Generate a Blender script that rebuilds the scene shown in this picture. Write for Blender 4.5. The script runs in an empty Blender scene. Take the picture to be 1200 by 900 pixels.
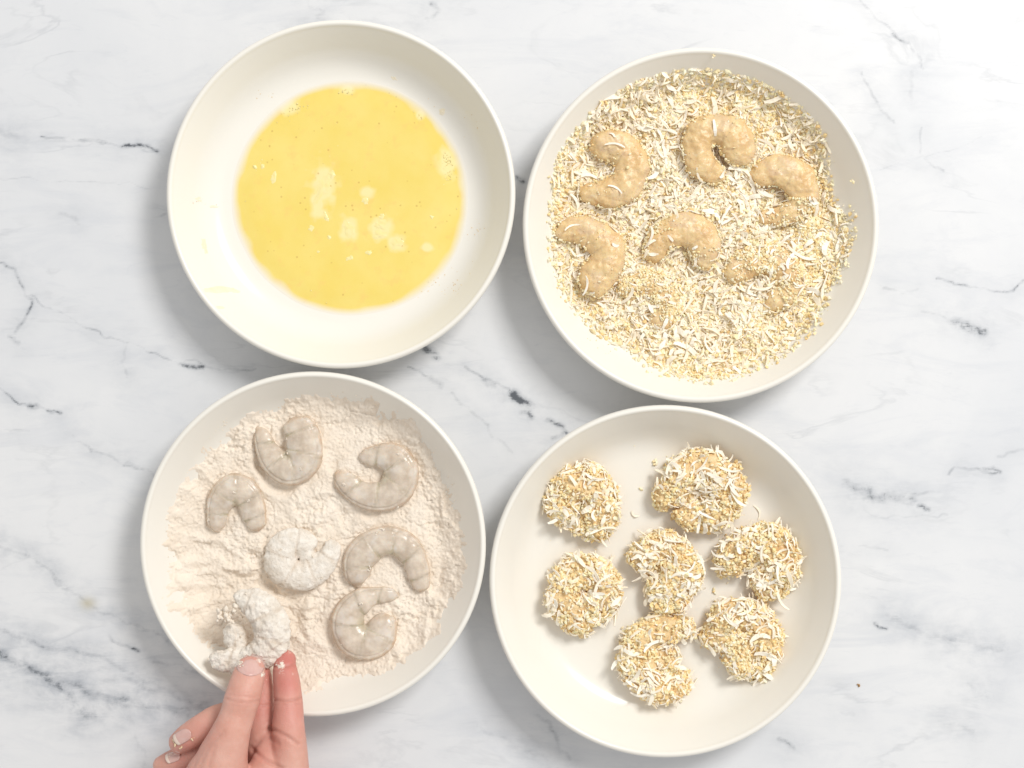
import bpy, math, random
import numpy as np
from mathutils import Vector, Matrix
from mathutils.bvhtree import BVHTree

random.seed(7)
RNG = np.random.default_rng(11)
scene = bpy.context.scene
C = scene.collection

# ------------------------------------------------------------------ camera, light, exposure
LENS = 58.0
H = 0.6 * LENS / 36.0                 # 0.6 m of table across the frame
cam_d = bpy.data.cameras.new('camera')
cam_d.lens = LENS
cam_d.sensor_width = 36.0
cam_d.clip_start = 0.02
cam_d.clip_end = 20.0
cam = bpy.data.objects.new('camera', cam_d)
cam.location = (0, 0, H)
C.objects.link(cam)
scene.camera = cam

world = bpy.data.worlds.new('World')
scene.world = world
world.use_nodes = True
world.node_tree.nodes['Background'].inputs[0].default_value = (1.0, 0.99, 0.97, 1)
world.node_tree.nodes['Background'].inputs[1].default_value = 0.57


def area(name, loc, target, sx, sy, watts, col):
    ld = bpy.data.lights.new(name, 'AREA')
    ld.shape = 'RECTANGLE'
    ld.size, ld.size_y = sx, sy
    ld.energy = watts
    ld.color = col
    o = bpy.data.objects.new(name, ld)
    o.location = loc
    d = Vector(target) - Vector(loc)
    o.rotation_euler = d.to_track_quat('-Z', 'Y').to_euler()
    C.objects.link(o)


area('window_light', (1.25, 1.28, 2.12), (0.0, 0.0, 0), 0.80, 0.80, 50.0, (1.0, 0.985, 0.96))

scene.view_settings.view_transform = 'Standard'
scene.view_settings.look = 'None'
scene.view_settings.exposure = 0.21
scene.view_settings.gamma = 1.0
scene.view_settings.use_curve_mapping = False
try:
    scene.cycles.max_bounces = 18
    scene.cycles.diffuse_bounces = 14
    scene.cycles.transparent_max_bounces = 8
    scene.cycles.use_denoising = True
except Exception:
    pass

# ------------------------------------------------------------------ helpers
PX = 0.0005


def W(px, py, z=0.0):
    k = PX * (H - z) / H
    return np.array([(px - 600) * k, (450 - py) * k, z])


def topx(x, y, z):
    k = PX * (H - z) / H
    return 600 + x / k, 450 - y / k


def _hash(ix, iy, iz, seed):
    h = (ix.astype(np.int64) * 374761393 + iy.astype(np.int64) * 668265263 +
         iz.astype(np.int64) * 1442695041 + seed * 974711) & 0xFFFFFFFF
    h = ((h ^ (h >> 13)) * 1274126177) & 0xFFFFFFFF
    h = h ^ (h >> 16)
    return (h & 0xFFFFFF) / float(0xFFFFFF)


def vnoise(p, seed=0):
    """value noise in -1..1, p is (N,3)"""
    p = np.asarray(p, float)
    i = np.floor(p).astype(np.int64)
    f = p - i
    u = f * f * f * (f * (f * 6 - 15) + 10)
    r = 0
    for dx in (0, 1):
        wx = u[:, 0] if dx else 1 - u[:, 0]
        for dy in (0, 1):
            wy = u[:, 1] if dy else 1 - u[:, 1]
            for dz in (0, 1):
                wz = u[:, 2] if dz else 1 - u[:, 2]
                r = r + wx * wy * wz * _hash(i[:, 0] + dx, i[:, 1] + dy, i[:, 2] + dz, seed)
    return r * 2 - 1


def fbm(p, scale, octv=4, seed=0, gain=0.5):
    p = np.asarray(p, float) * scale
    a, s, n = 1.0, 0.0, 0.0
    for k in range(octv):
        s = s + a * vnoise(p, seed + k * 17)
        n += a
        a *= gain
        p = p * 2.03 + 13.7
    return s / n


def worley(p, scale, seed=0):
    p = np.asarray(p, float)[:, :2] * scale
    i = np.floor(p).astype(np.int64)
    best = np.full(len(p), 9.0)
    sec = np.full(len(p), 9.0)
    z = np.zeros(len(p), np.int64)
    for dx in (-1, 0, 1):
        for dy in (-1, 0, 1):
            cx, cy = i[:, 0] + dx, i[:, 1] + dy
            fx = cx + _hash(cx, cy, z, seed)
            fy = cy + _hash(cx, cy, z + 1, seed)
            d = np.hypot(p[:, 0] - fx, p[:, 1] - fy)
            sec = np.where(d < best, best, np.minimum(sec, d))
            best = np.minimum(best, d)
    return best, sec


def sstep(a, b, x):
    t = np.clip((x - a) / (b - a), 0, 1)
    return t * t * (3 - 2 * t)


def P3(x, y, z=None):
    x = np.asarray(x, float).ravel()
    y = np.asarray(y, float).ravel()
    return np.stack([x, y, np.zeros_like(x) if z is None else np.broadcast_to(z, x.shape)], 1)


def mesh_np(name, v, f, smooth=True):
    """f is an (M,3) or (M,4) int array"""
    v = np.asarray(v, np.float32)
    f = np.asarray(f, np.int32)
    me = bpy.data.meshes.new(name)
    n, k = f.shape
    me.vertices.add(len(v))
    me.vertices.foreach_set('co', v.ravel())
    me.loops.add(n * k)
    me.loops.foreach_set('vertex_index', f.ravel())
    me.polygons.add(n)
    me.polygons.foreach_set('loop_start', np.arange(0, n * k, k, dtype=np.int32))
    try:
        me.polygons.foreach_set('loop_total', np.full(n, k, np.int32))
    except Exception:
        pass
    me.update(calc_edges=True)
    me.polygons.foreach_set('use_smooth', np.full(n, smooth))
    me.validate()
    return me


def attr_f(me, name, a):
    at = me.attributes.new(name, 'FLOAT', 'POINT')
    at.data.foreach_set('value', np.asarray(a, np.float32))


def attr_c(me, name, a):
    a = np.asarray(a, np.float32)
    if a.shape[1] == 3:
        a = np.concatenate([a, np.ones((len(a), 1), np.float32)], 1)
    at = me.attributes.new(name, 'FLOAT_COLOR', 'POINT')
    at.data.foreach_set('color', a.ravel())


def tag(o, label=None, cat=None, group=None, kind=None):
    if label:
        o['label'] = label
    if cat:
        o['category'] = cat
    if group:
        o['group'] = group
    if kind:
        o['kind'] = kind
    return o


def link(name, me, mat=None, parent=None, loc=None):
    """loc: world origin; vertices in me are world coordinates and get re-based"""
    if loc is not None:
        me.transform(Matrix.Translation(-Vector(loc)))
    o = bpy.data.objects.new(name, me)
    C.objects.link(o)
    if mat is not None and len(me.materials) == 0:
        me.materials.append(mat)
    if loc is not None:
        o.location = loc
    if parent is not None:
        o.parent = parent
        if loc is not None:
            o.location = Vector(loc) - parent.location
    return o


def empty(name, loc):
    o = bpy.data.objects.new(name, None)
    o.empty_display_size = 0.01
    o.location = loc
    C.objects.link(o)
    return o


def poly_sd(px, py, poly):
    """signed distance to a polygon, positive inside (pixels)"""
    poly = np.array(poly, float)
    d = np.full(px.shape, 1e9)
    inside = np.zeros(px.shape, bool)
    n = len(poly)
    for k in range(n):
        a, b = poly[k], poly[(k + 1) % n]
        d = np.minimum(d, seg_d(px, py, a, b)[0])
        c = ((a[1] > py) != (b[1] > py))
        with np.errstate(divide='ignore', invalid='ignore'):
            xi = (b[0] - a[0]) * (py - a[1]) / (b[1] - a[1] + 1e-12) + a[0]
        inside ^= c & (px < xi)
    return np.where(inside, d, -d)


def seg_d(px, py, a, b):
    ab = (b[0] - a[0], b[1] - a[1])
    L = ab[0] ** 2 + ab[1] ** 2 + 1e-12
    t = np.clip(((px - a[0]) * ab[0] + (py - a[1]) * ab[1]) / L, 0, 1)
    return np.hypot(px - a[0] - t * ab[0], py - a[1] - t * ab[1]), t


def line_d(px, py, pts):
    d = np.full(px.shape, 1e9)
    for a, b in zip(pts[:-1], pts[1:]):
        d = np.minimum(d, seg_d(px, py, a, b)[0])
    return d


def catmull(pts, n):
    pts = np.array(pts, float)
    m = len(pts)
    P = np.vstack([2 * pts[0] - pts[1], pts, 2 * pts[-1] - pts[-2]])
    out = []
    for t in np.linspace(0, m - 1 - 1e-6, n):
        i = int(t)
        u = t - i
        p0, p1, p2, p3 = P[i], P[i + 1], P[i + 2], P[i + 3]
        out.append(0.5 * (2 * p1 + (p2 - p0) * u + (2 * p0 - 5 * p1 + 4 * p2 - p3) * u * u +
                          (3 * p1 - p0 - 3 * p2 + p3) * u ** 3))
    return np.array(out)


# ------------------------------------------------------------------ material helpers
class NT:
    def __init__(self, name):
        self.m = bpy.data.materials.new(name)
        self.m.use_nodes = True
        self.t = self.m.node_tree
        self.b = self.t.nodes['Principled BSDF']

    def n(self, typ, **kw):
        nd = self.t.nodes.new(typ)
        for k, v in kw.items():
            setattr(nd, k, v)
        return nd

    def l(self, a, b):
        self.t.links.new(a, b)

    def noise(self, scale, detail=4, rough=0.55, coord=None, dist=0.0):
        nd = self.n('ShaderNodeTexNoise')
        nd.inputs['Scale'].default_value = scale
        nd.inputs['Detail'].default_value = detail
        nd.inputs['Roughness'].default_value = rough
        nd.inputs['Distortion'].default_value = dist
        self.l(coord or self.obj(), nd.inputs['Vector'])
        return nd.outputs['Fac']

    def obj(self):
        if not hasattr(self, '_o'):
            self._o = self.n('ShaderNodeTexCoord').outputs['Object']
        return self._o

    def ramp(self, fac, stops):
        r = self.n('ShaderNodeValToRGB')
        el = r.color_ramp.elements
        while len(el) < len(stops):
            el.new(0.5)
        for e, (p, c) in zip(el, stops):
            e.position = p
            e.color = (c, c, c, 1) if isinstance(c, (int, float)) else (*c, 1)
        self.l(fac, r.inputs[0])
        return r.outputs[0]

    def mix(self, fac, a, b, mode='MIX'):
        m = self.n('ShaderNodeMix', data_type='RGBA', blend_type=mode)
        for i, v in ((0, fac), (6, a), (7, b)):
            if hasattr(v, 'node'):
                self.l(v, m.inputs[i])
            elif i == 0:
                m.inputs[0].default_value = v
            else:
                m.inputs[i].default_value = (*v, 1)
        return m.outputs[2]

    def math(self, op, a, b=0.0, clamp=False):
        m = self.n('ShaderNodeMath', operation=op, use_clamp=clamp)
        for i, v in ((0, a), (1, b)):
            if hasattr(v, 'node'):
                self.l(v, m.inputs[i])
            else:
                m.inputs[i].default_value = v
        return m.outputs[0]

    def attr(self, name, out='Fac'):
        a = self.n('ShaderNodeAttribute')
        a.attribute_name = name
        return a.outputs[out]

    def bump(self, h, dist, strength=1.0):
        b = self.n('ShaderNodeBump')
        b.inputs['Strength'].default_value = strength
        b.inputs['Distance'].default_value = dist
        self.l(h, b.inputs['Height'])
        self.l(b.outputs[0], self.b.inputs['Normal'])
        return b

    def set(self, **kw):
        names = dict(color='Base Color', rough='Roughness', spec='Specular IOR Level', sss='Subsurface Weight',
                     sssr='Subsurface Radius', ssss='Subsurface Scale', coat='Coat Weight', coatr='Coat Roughness',
                     alpha='Alpha', ior='IOR', trans='Transmission Weight')
        for k, v in kw.items():
            s = self.b.inputs[names[k]]
            if hasattr(v, 'node'):
                self.l(v, s)
            elif isinstance(v, tuple) and len(v) == 3 and k == 'color':
                s.default_value = (*v, 1)
            else:
                s.default_value = v
        return self


# marble ------------------------------------------------------------
def mat_marble():
    t = NT('honed_marble')
    cloud = t.noise(5.0, 6, 0.6, dist=0.8)
    fine = t.noise(60, 5, 0.65)
    grain = t.noise(420, 4, 0.7)
    mp = t.n('ShaderNodeMapping')
    mp.inputs['Rotation'].default_value = (0, 0, math.radians(24))
    mp.inputs['Scale'].default_value = (1.0, 3.2, 1.0)
    t.l(t.obj(), mp.inputs['Vector'])
    streak = t.noise(11, 8, 0.68, coord=mp.outputs[0], dist=1.2)
    streak2 = t.noise(42, 6, 0.7, coord=mp.outputs[0], dist=0.8)
    base = t.mix(t.ramp(cloud, [(0.38, 0.0), (0.70, 1.0)]), (0.725, 0.73, 0.74), (0.65, 0.663, 0.687))
    base = t.mix(t.math('MULTIPLY', t.ramp(streak, [(0.50, 0.0), (0.74, 1.0)]), 0.6), base, (0.57, 0.59, 0.63))
    base = t.mix(t.math('MULTIPLY', t.ramp(streak2, [(0.58, 0.0), (0.75, 1.0)]), 0.35), base, (0.55, 0.57, 0.61))
    base = t.mix(t.math('MULTIPLY', t.ramp(fine, [(0.45, 0.0), (0.75, 1.0)]), 0.30), base, (0.66, 0.67, 0.69))
    net = t.noise(6.5, 6, 0.55, coord=mp.outputs[0], dist=0.7)
    net = t.math('MULTIPLY', t.ramp(net, [(0.482, 0.0), (0.50, 1.0), (0.518, 0.0)]), t.ramp(t.noise(16, 4, 0.6), [(0.46, 0.0), (0.62, 1.0)]))
    base = t.mix(t.math('MULTIPLY', net, 0.22), base, (0.34, 0.36, 0.39))
    # smudge: soft grey clouds round the veins
    sm = t.math('MULTIPLY', t.attr('smudge'), t.ramp(fine, [(0.30, 0.15), (0.66, 1.0)]), True)
    sm = t.math('MULTIPLY', sm, t.ramp(streak2, [(0.30, 0.35), (0.62, 1.25)]))
    base = t.mix(t.math('MULTIPLY', sm, 1.0, True), base, (0.40, 0.425, 0.465))
    # veins: attribute times grain, sharpened
    mid = t.noise(190, 5, 0.72, dist=0.6)
    nn = t.math('ADD', t.math('MULTIPLY', grain, 0.45), t.math('MULTIPLY', mid, 0.55))
    nn = t.ramp(nn, [(0.30, 0.0), (0.70, 1.0)])
    va = t.math('MULTIPLY', t.attr('vein'), t.math('MULTIPLY', t.ramp(fine, [(0.36, 0.25), (0.62, 1.3)]), t.ramp(streak2, [(0.36, 0.45), (0.58, 1.15)])))
    v = t.math('SUBTRACT', t.math('MULTIPLY', va, 1.25), nn)
    v = t.ramp(v, [(0.0, 0.0), (0.30, 0.6), (0.65, 1.0)])
    base = t.mix(t.ramp(va, [(0.05, 0.0), (0.55, 0.55)]), base, (0.28, 0.30, 0.33))
    base = t.mix(t.math('MULTIPLY', v, t.ramp(va, [(0.15, 0.35), (0.7, 1.0)])), base, (0.10, 0.11, 0.125))
    base = t.mix(t.math('MULTIPLY', t.attr('olive'), 0.55, True), base, (0.42, 0.36, 0.20))
    t.set(color=base, rough=0.42, spec=0.4)
    t.set(rough=t.ramp(fine, [(0.3, 0.36), (0.7, 0.46)]))
    t.bump(grain, 0.0002, 0.08)
    return t.m


def mat_ceramic():
    t = NT('glazed_cream_ceramic')
    n1 = t.noise(18, 4, 0.6)
    n2 = t.noise(260, 3, 0.6)
    c = t.mix(n1, (0.805, 0.773, 0.705), (0.815, 0.79, 0.73))
    t.set(color=c, rough=0.22, spec=0.4)
    t.set(rough=t.ramp(n1, [(0.35, 0.17), (0.7, 0.27)]))
    t.bump(n2, 0.0002, 0.05)
    return t.m


def mat_egg():
    t = NT('beaten_egg')
    big = t.noise(28, 4, 0.6)
    mid = t.noise(130, 4, 0.6)
    c = t.mix(t.ramp(big, [(0.35, 0.0), (0.7, 1.0)]), (0.80, 0.62, 0.145), (0.825, 0.67, 0.205))
    c = t.mix(t.math('MULTIPLY', t.ramp(mid, [(0.55, 0.0), (0.72, 1.0)]), 0.5), c, (0.83, 0.55, 0.17))
    c = t.mix(t.ramp(t.attr('pale'), [(0.25, 0.0), (0.75, 0.75)]), c, (0.86, 0.77, 0.42))
    vo = t.n('ShaderNodeTexVoronoi')
    vo.inputs['Scale'].default_value = 230
    t.l(t.obj(), vo.inputs['Vector'])
    gate = t.ramp(t.noise(90, 2), [(0.52, 0.0), (0.56, 1.0)])
    sp = t.math('MULTIPLY', t.ramp(vo.outputs['Distance'], [(0.10, 1.0), (0.17, 0.0)]), gate)
    c = t.mix(t.math('MULTIPLY', sp, 0.42), c, (0.48, 0.25, 0.06))
    c = t.mix(t.ramp(t.attr('depth'), [(0.05, 0.0), (0.58, 1.0)]), (0.80, 0.755, 0.66), c)
    t.set(color=c, rough=0.10, spec=0.5, sss=0.0, ssss=0.003)
    t.b.inputs['Subsurface Radius'].default_value = (1.0, 0.7, 0.2)
    t.bump(mid, 0.0004, 0.08)
    return t.m


def mat_simple(name, c1, c2, scale, rough, sss=0.0, bump=0.0003, bstr=0.4, spec=0.35, ssss=0.002, rad=(1, .8, .6)):
    t = NT(name)
    n = t.noise(scale, 5, 0.6)
    t.set(color=t.mix(t.ramp(n, [(0.33, 0.0), (0.67, 1.0)]), c1, c2), rough=rough, spec=spec, sss=sss, ssss=ssss)
    t.b.inputs['Subsurface Radius'].default_value = rad
    t.bump(t.noise(scale * 3.1, 4, 0.65), bump, bstr)
    return t.m


def mat_flour(name='flour', c1=(0.79, 0.69, 0.575), c2=(0.855, 0.765, 0.66)):
    t = NT(name)
    n = t.noise(55, 5, 0.65)
    g = t.noise(900, 4, 0.7)
    c = t.mix(t.ramp(n, [(0.35, 0.0), (0.65, 1.0)]), c1, c2)
    sp = t.ramp(t.noise(620, 2, 0.5), [(0.70, 0.0), (0.76, 1.0)])
    c = t.mix(t.math('MULTIPLY', sp, 0.35), c, (0.48, 0.36, 0.24))
    t.set(color=c, rough=0.95, spec=0.08)
    t.bump(g, 0.0007, 0.6)
    return t.m


def mat_raw():
    t = NT('raw_shrimp_flesh')
    n = t.noise(140, 4, 0.6)
    f = t.noise(600, 4, 0.6)
    c = t.mix(t.ramp(n, [(0.35, 0.0), (0.68, 1.0)]), (0.595, 0.495, 0.395), (0.80, 0.705, 0.595))
    # segment joints, outer edge and ends
    c = t.mix(t.math('MULTIPLY', t.attr('joint'), 0.34), c, (0.44, 0.38, 0.29))
    ed = t.math('MULTIPLY', t.attr('edge'), t.ramp(t.noise(95, 3, 0.6), [(0.36, 0.1), (0.62, 1.0)]))
    c = t.mix(t.math('MULTIPLY', ed, 0.5, True), c, (0.58, 0.36, 0.20))
    c = t.mix(t.math('MULTIPLY', t.attr('gut'), 0.65, True), c, (0.36, 0.32, 0.12))
    c = t.mix(t.math('MULTIPLY', t.attr('milky'), 0.5, True), c, (0.80, 0.755, 0.70))
    dust = t.ramp(t.math('MULTIPLY', t.attr('dust'), t.noise(420, 4, 0.65)), [(0.30, 0.0), (0.42, 1.0)])
    c = t.mix(dust, c, (0.84, 0.75, 0.63))
    t.set(color=c, rough=t.mix(dust, (0.2, 0.2, 0.2), (0.9, 0.9, 0.9)), spec=0.6, sss=0.4, ssss=0.003, trans=0.12, ior=1.36)
    t.b.inputs['Subsurface Radius'].default_value = (1.0, 0.75, 0.55)
    t.bump(f, 0.0004, 0.22)
    return t.m


def mat_floured():
    t = NT('floured_shrimp')
    n = t.noise(170, 5, 0.65)
    f = t.noise(800, 4, 0.7)
    c = t.mix(t.ramp(n, [(0.38, 0.0), (0.60, 1.0)]), (0.73, 0.655, 0.565), (0.85, 0.795, 0.72))
    c = t.mix(t.math('MULTIPLY', t.attr('joint'), 0.35), c, (0.55, 0.43, 0.32))
    c = t.mix(t.math('MULTIPLY', t.attr('gut'), 0.4, True), c, (0.56, 0.40, 0.27))
    sp = t.ramp(t.noise(520, 3, 0.6), [(0.66, 0.0), (0.74, 1.0)])
    c = t.mix(t.math('MULTIPLY', sp, 0.4), c, (0.50, 0.42, 0.34))
    t.set(color=c, rough=0.9, spec=0.1)
    t.bump(f, 0.0008, 0.7)
    return t.m


def mat_batter():
    t = NT('battered_shrimp')
    n = t.noise(90, 5, 0.62)
    f = t.noise(480, 4, 0.65)
    c = t.mix(t.ramp(n, [(0.35, 0.0), (0.66, 1.0)]), (0.685, 0.455, 0.215), (0.80, 0.62, 0.34))
    ca = t.ramp(t.noise(330, 3, 0.6), [(0.60, 0.0), (0.72, 1.0)])
    c = t.mix(t.math('MULTIPLY', ca, 0.55), c, (0.88, 0.76, 0.53))
    bare = t.ramp(t.noise(75, 3, 0.55, dist=0.5), [(0.55, 0.0), (0.68, 1.0)])
    c = t.mix(t.math('MULTIPLY', bare, 0.45), c, (0.62, 0.45, 0.33))
    vo = t.n('ShaderNodeTexVoronoi')
    vo.inputs['Scale'].default_value = 520
    t.l(t.obj(), vo.inputs['Vector'])
    gate = t.ramp(t.noise(150, 2), [(0.50, 0.0), (0.56, 1.0)])
    sp = t.math('MULTIPLY', t.ramp(vo.outputs['Distance'], [(0.14, 1.0), (0.24, 0.0)]), gate)
    c = t.mix(t.math('MULTIPLY', sp, 0.55), c, (0.34, 0.17, 0.07))
    c = t.mix(t.math('MULTIPLY', t.attr('gut'), 0.55, True), c, (0.40, 0.22, 0.10))
    c = t.mix(t.math('MULTIPLY', t.attr('joint'), 0.22), c, (0.56, 0.38, 0.24))
    t.set(color=c, rough=0.30, spec=0.5, sss=0.3, ssss=0.003)
    t.b.inputs['Subsurface Radius'].default_value = (1.0, 0.7, 0.4)
    t.bump(f, 0.0009, 0.45)
    return t.m


def mat_vcol(name, rough=0.8, sss=0.12, spec=0.12):
    t = NT(name)
    n = t.noise(900, 3, 0.6)
    c = t.mix(t.math('MULTIPLY', n, 0.10), t.attr('col', 'Color'), (0.68, 0.45, 0.2))
    t.set(color=c, rough=rough, spec=spec, sss=sss, ssss=0.002)
    t.b.inputs['Subsurface Radius'].default_value = (1, 1, 1)
    t.bump(n, 0.0005, 0.5)
    return t.m


def mat_coconut():
    t = NT('coconut_flesh')
    oi = t.n('ShaderNodeObjectInfo')
    c = t.mix(oi.outputs['Random'], (0.92, 0.84, 0.69), (0.94, 0.90, 0.81))
    n = t.noise(700, 3, 0.6)
    c = t.mix(t.math('MULTIPLY', n, 0.15), c, (0.80, 0.70, 0.50))
    t.set(color=c, rough=0.55, spec=0.2)
    t.b.inputs['Subsurface Radius'].default_value = (1, 1, 1)
    t.bump(n, 0.0003, 0.4)
    return t.m


def mat_skin():
    t = NT('skin')
    n = t.noise(70, 5, 0.6)
    f = t.noise(900, 4, 0.65)
    c = t.mix(t.ramp(n, [(0.35, 0.0), (0.68, 1.0)]), (0.61, 0.315, 0.245), (0.685, 0.395, 0.32))
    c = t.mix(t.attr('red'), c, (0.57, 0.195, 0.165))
    c = t.mix(t.math('MULTIPLY', t.attr('crease'), 0.55, True), c, (0.46, 0.19, 0.15))
    dust = t.ramp(t.math('MULTIPLY', t.attr('dust'), t.noise(520, 4, 0.7)), [(0.34, 0.0), (0.46, 1.0)])
    c = t.mix(dust, c, (0.84, 0.77, 0.68))
    t.set(color=c, rough=t.mix(dust, (0.42, 0.42, 0.42), (0.9, 0.9, 0.9)), spec=0.4, sss=0.22, ssss=0.0022)
    t.b.inputs['Subsurface Radius'].default_value = (1.0, 0.42, 0.28)
    vo = t.n('ShaderNodeTexVoronoi', feature='DISTANCE_TO_EDGE')
    vo.inputs['Scale'].default_value = 1100
    t.l(t.obj(), vo.inputs['Vector'])
    hh = t.math('ADD', t.math('MULTIPLY', vo.outputs['Distance'], 0.7), f)
    t.bump(hh, 0.0005, 0.38)
    return t.m


M = dict(
    marble=mat_marble(), ceramic=mat_ceramic(), egg=mat_egg(), flour=mat_flour(), raw=mat_raw(),
    floured=mat_floured(), batter=mat_batter(), crumb=mat_vcol('breadcrumb', 0.8, 0.0),
    coconut=mat_coconut(), skin=mat_skin(),
    bed=mat_simple('fine_crumb_bed', (0.87, 0.72, 0.46), (0.91, 0.82, 0.63), 260, 0.9, bump=0.0012, bstr=0.8, spec=0.1),
    core=mat_simple('coated_core', (0.78, 0.55, 0.28), (0.86, 0.69, 0.42), 220, 0.85, bump=0.0012, bstr=0.8, spec=0.1),
    clump=mat_simple('pale_egg_white', (0.83, 0.71, 0.30), (0.84, 0.735, 0.38), 200, 0.2, sss=0.0, bump=0.0002),
    smear=mat_simple('dried_egg', (0.82, 0.73, 0.54), (0.82, 0.75, 0.62), 150, 0.3, bump=0.0002),
    lump=mat_flour('flour_lump', (0.83, 0.74, 0.63), (0.87, 0.80, 0.70)),
    nail=mat_simple('fingernail', (0.64, 0.385, 0.345), (0.70, 0.46, 0.41), 120, 0.2, sss=0.25, bump=0.0001, bstr=0.1, spec=0.5),
    naille=mat_simple('nail_edge', (0.78, 0.60, 0.50), (0.80, 0.66, 0.57), 120, 0.3, sss=0.1, bump=0.0001, bstr=0.1),
    dough=mat_simple('dough_bit', (0.82, 0.66, 0.40), (0.86, 0.75, 0.55), 300, 0.6, bump=0.0004),
    brown=mat_simple('brown_crumb', (0.36, 0.20, 0.08), (0.5, 0.31, 0.14), 500, 0.8, bump=0.0006),
)

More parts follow.
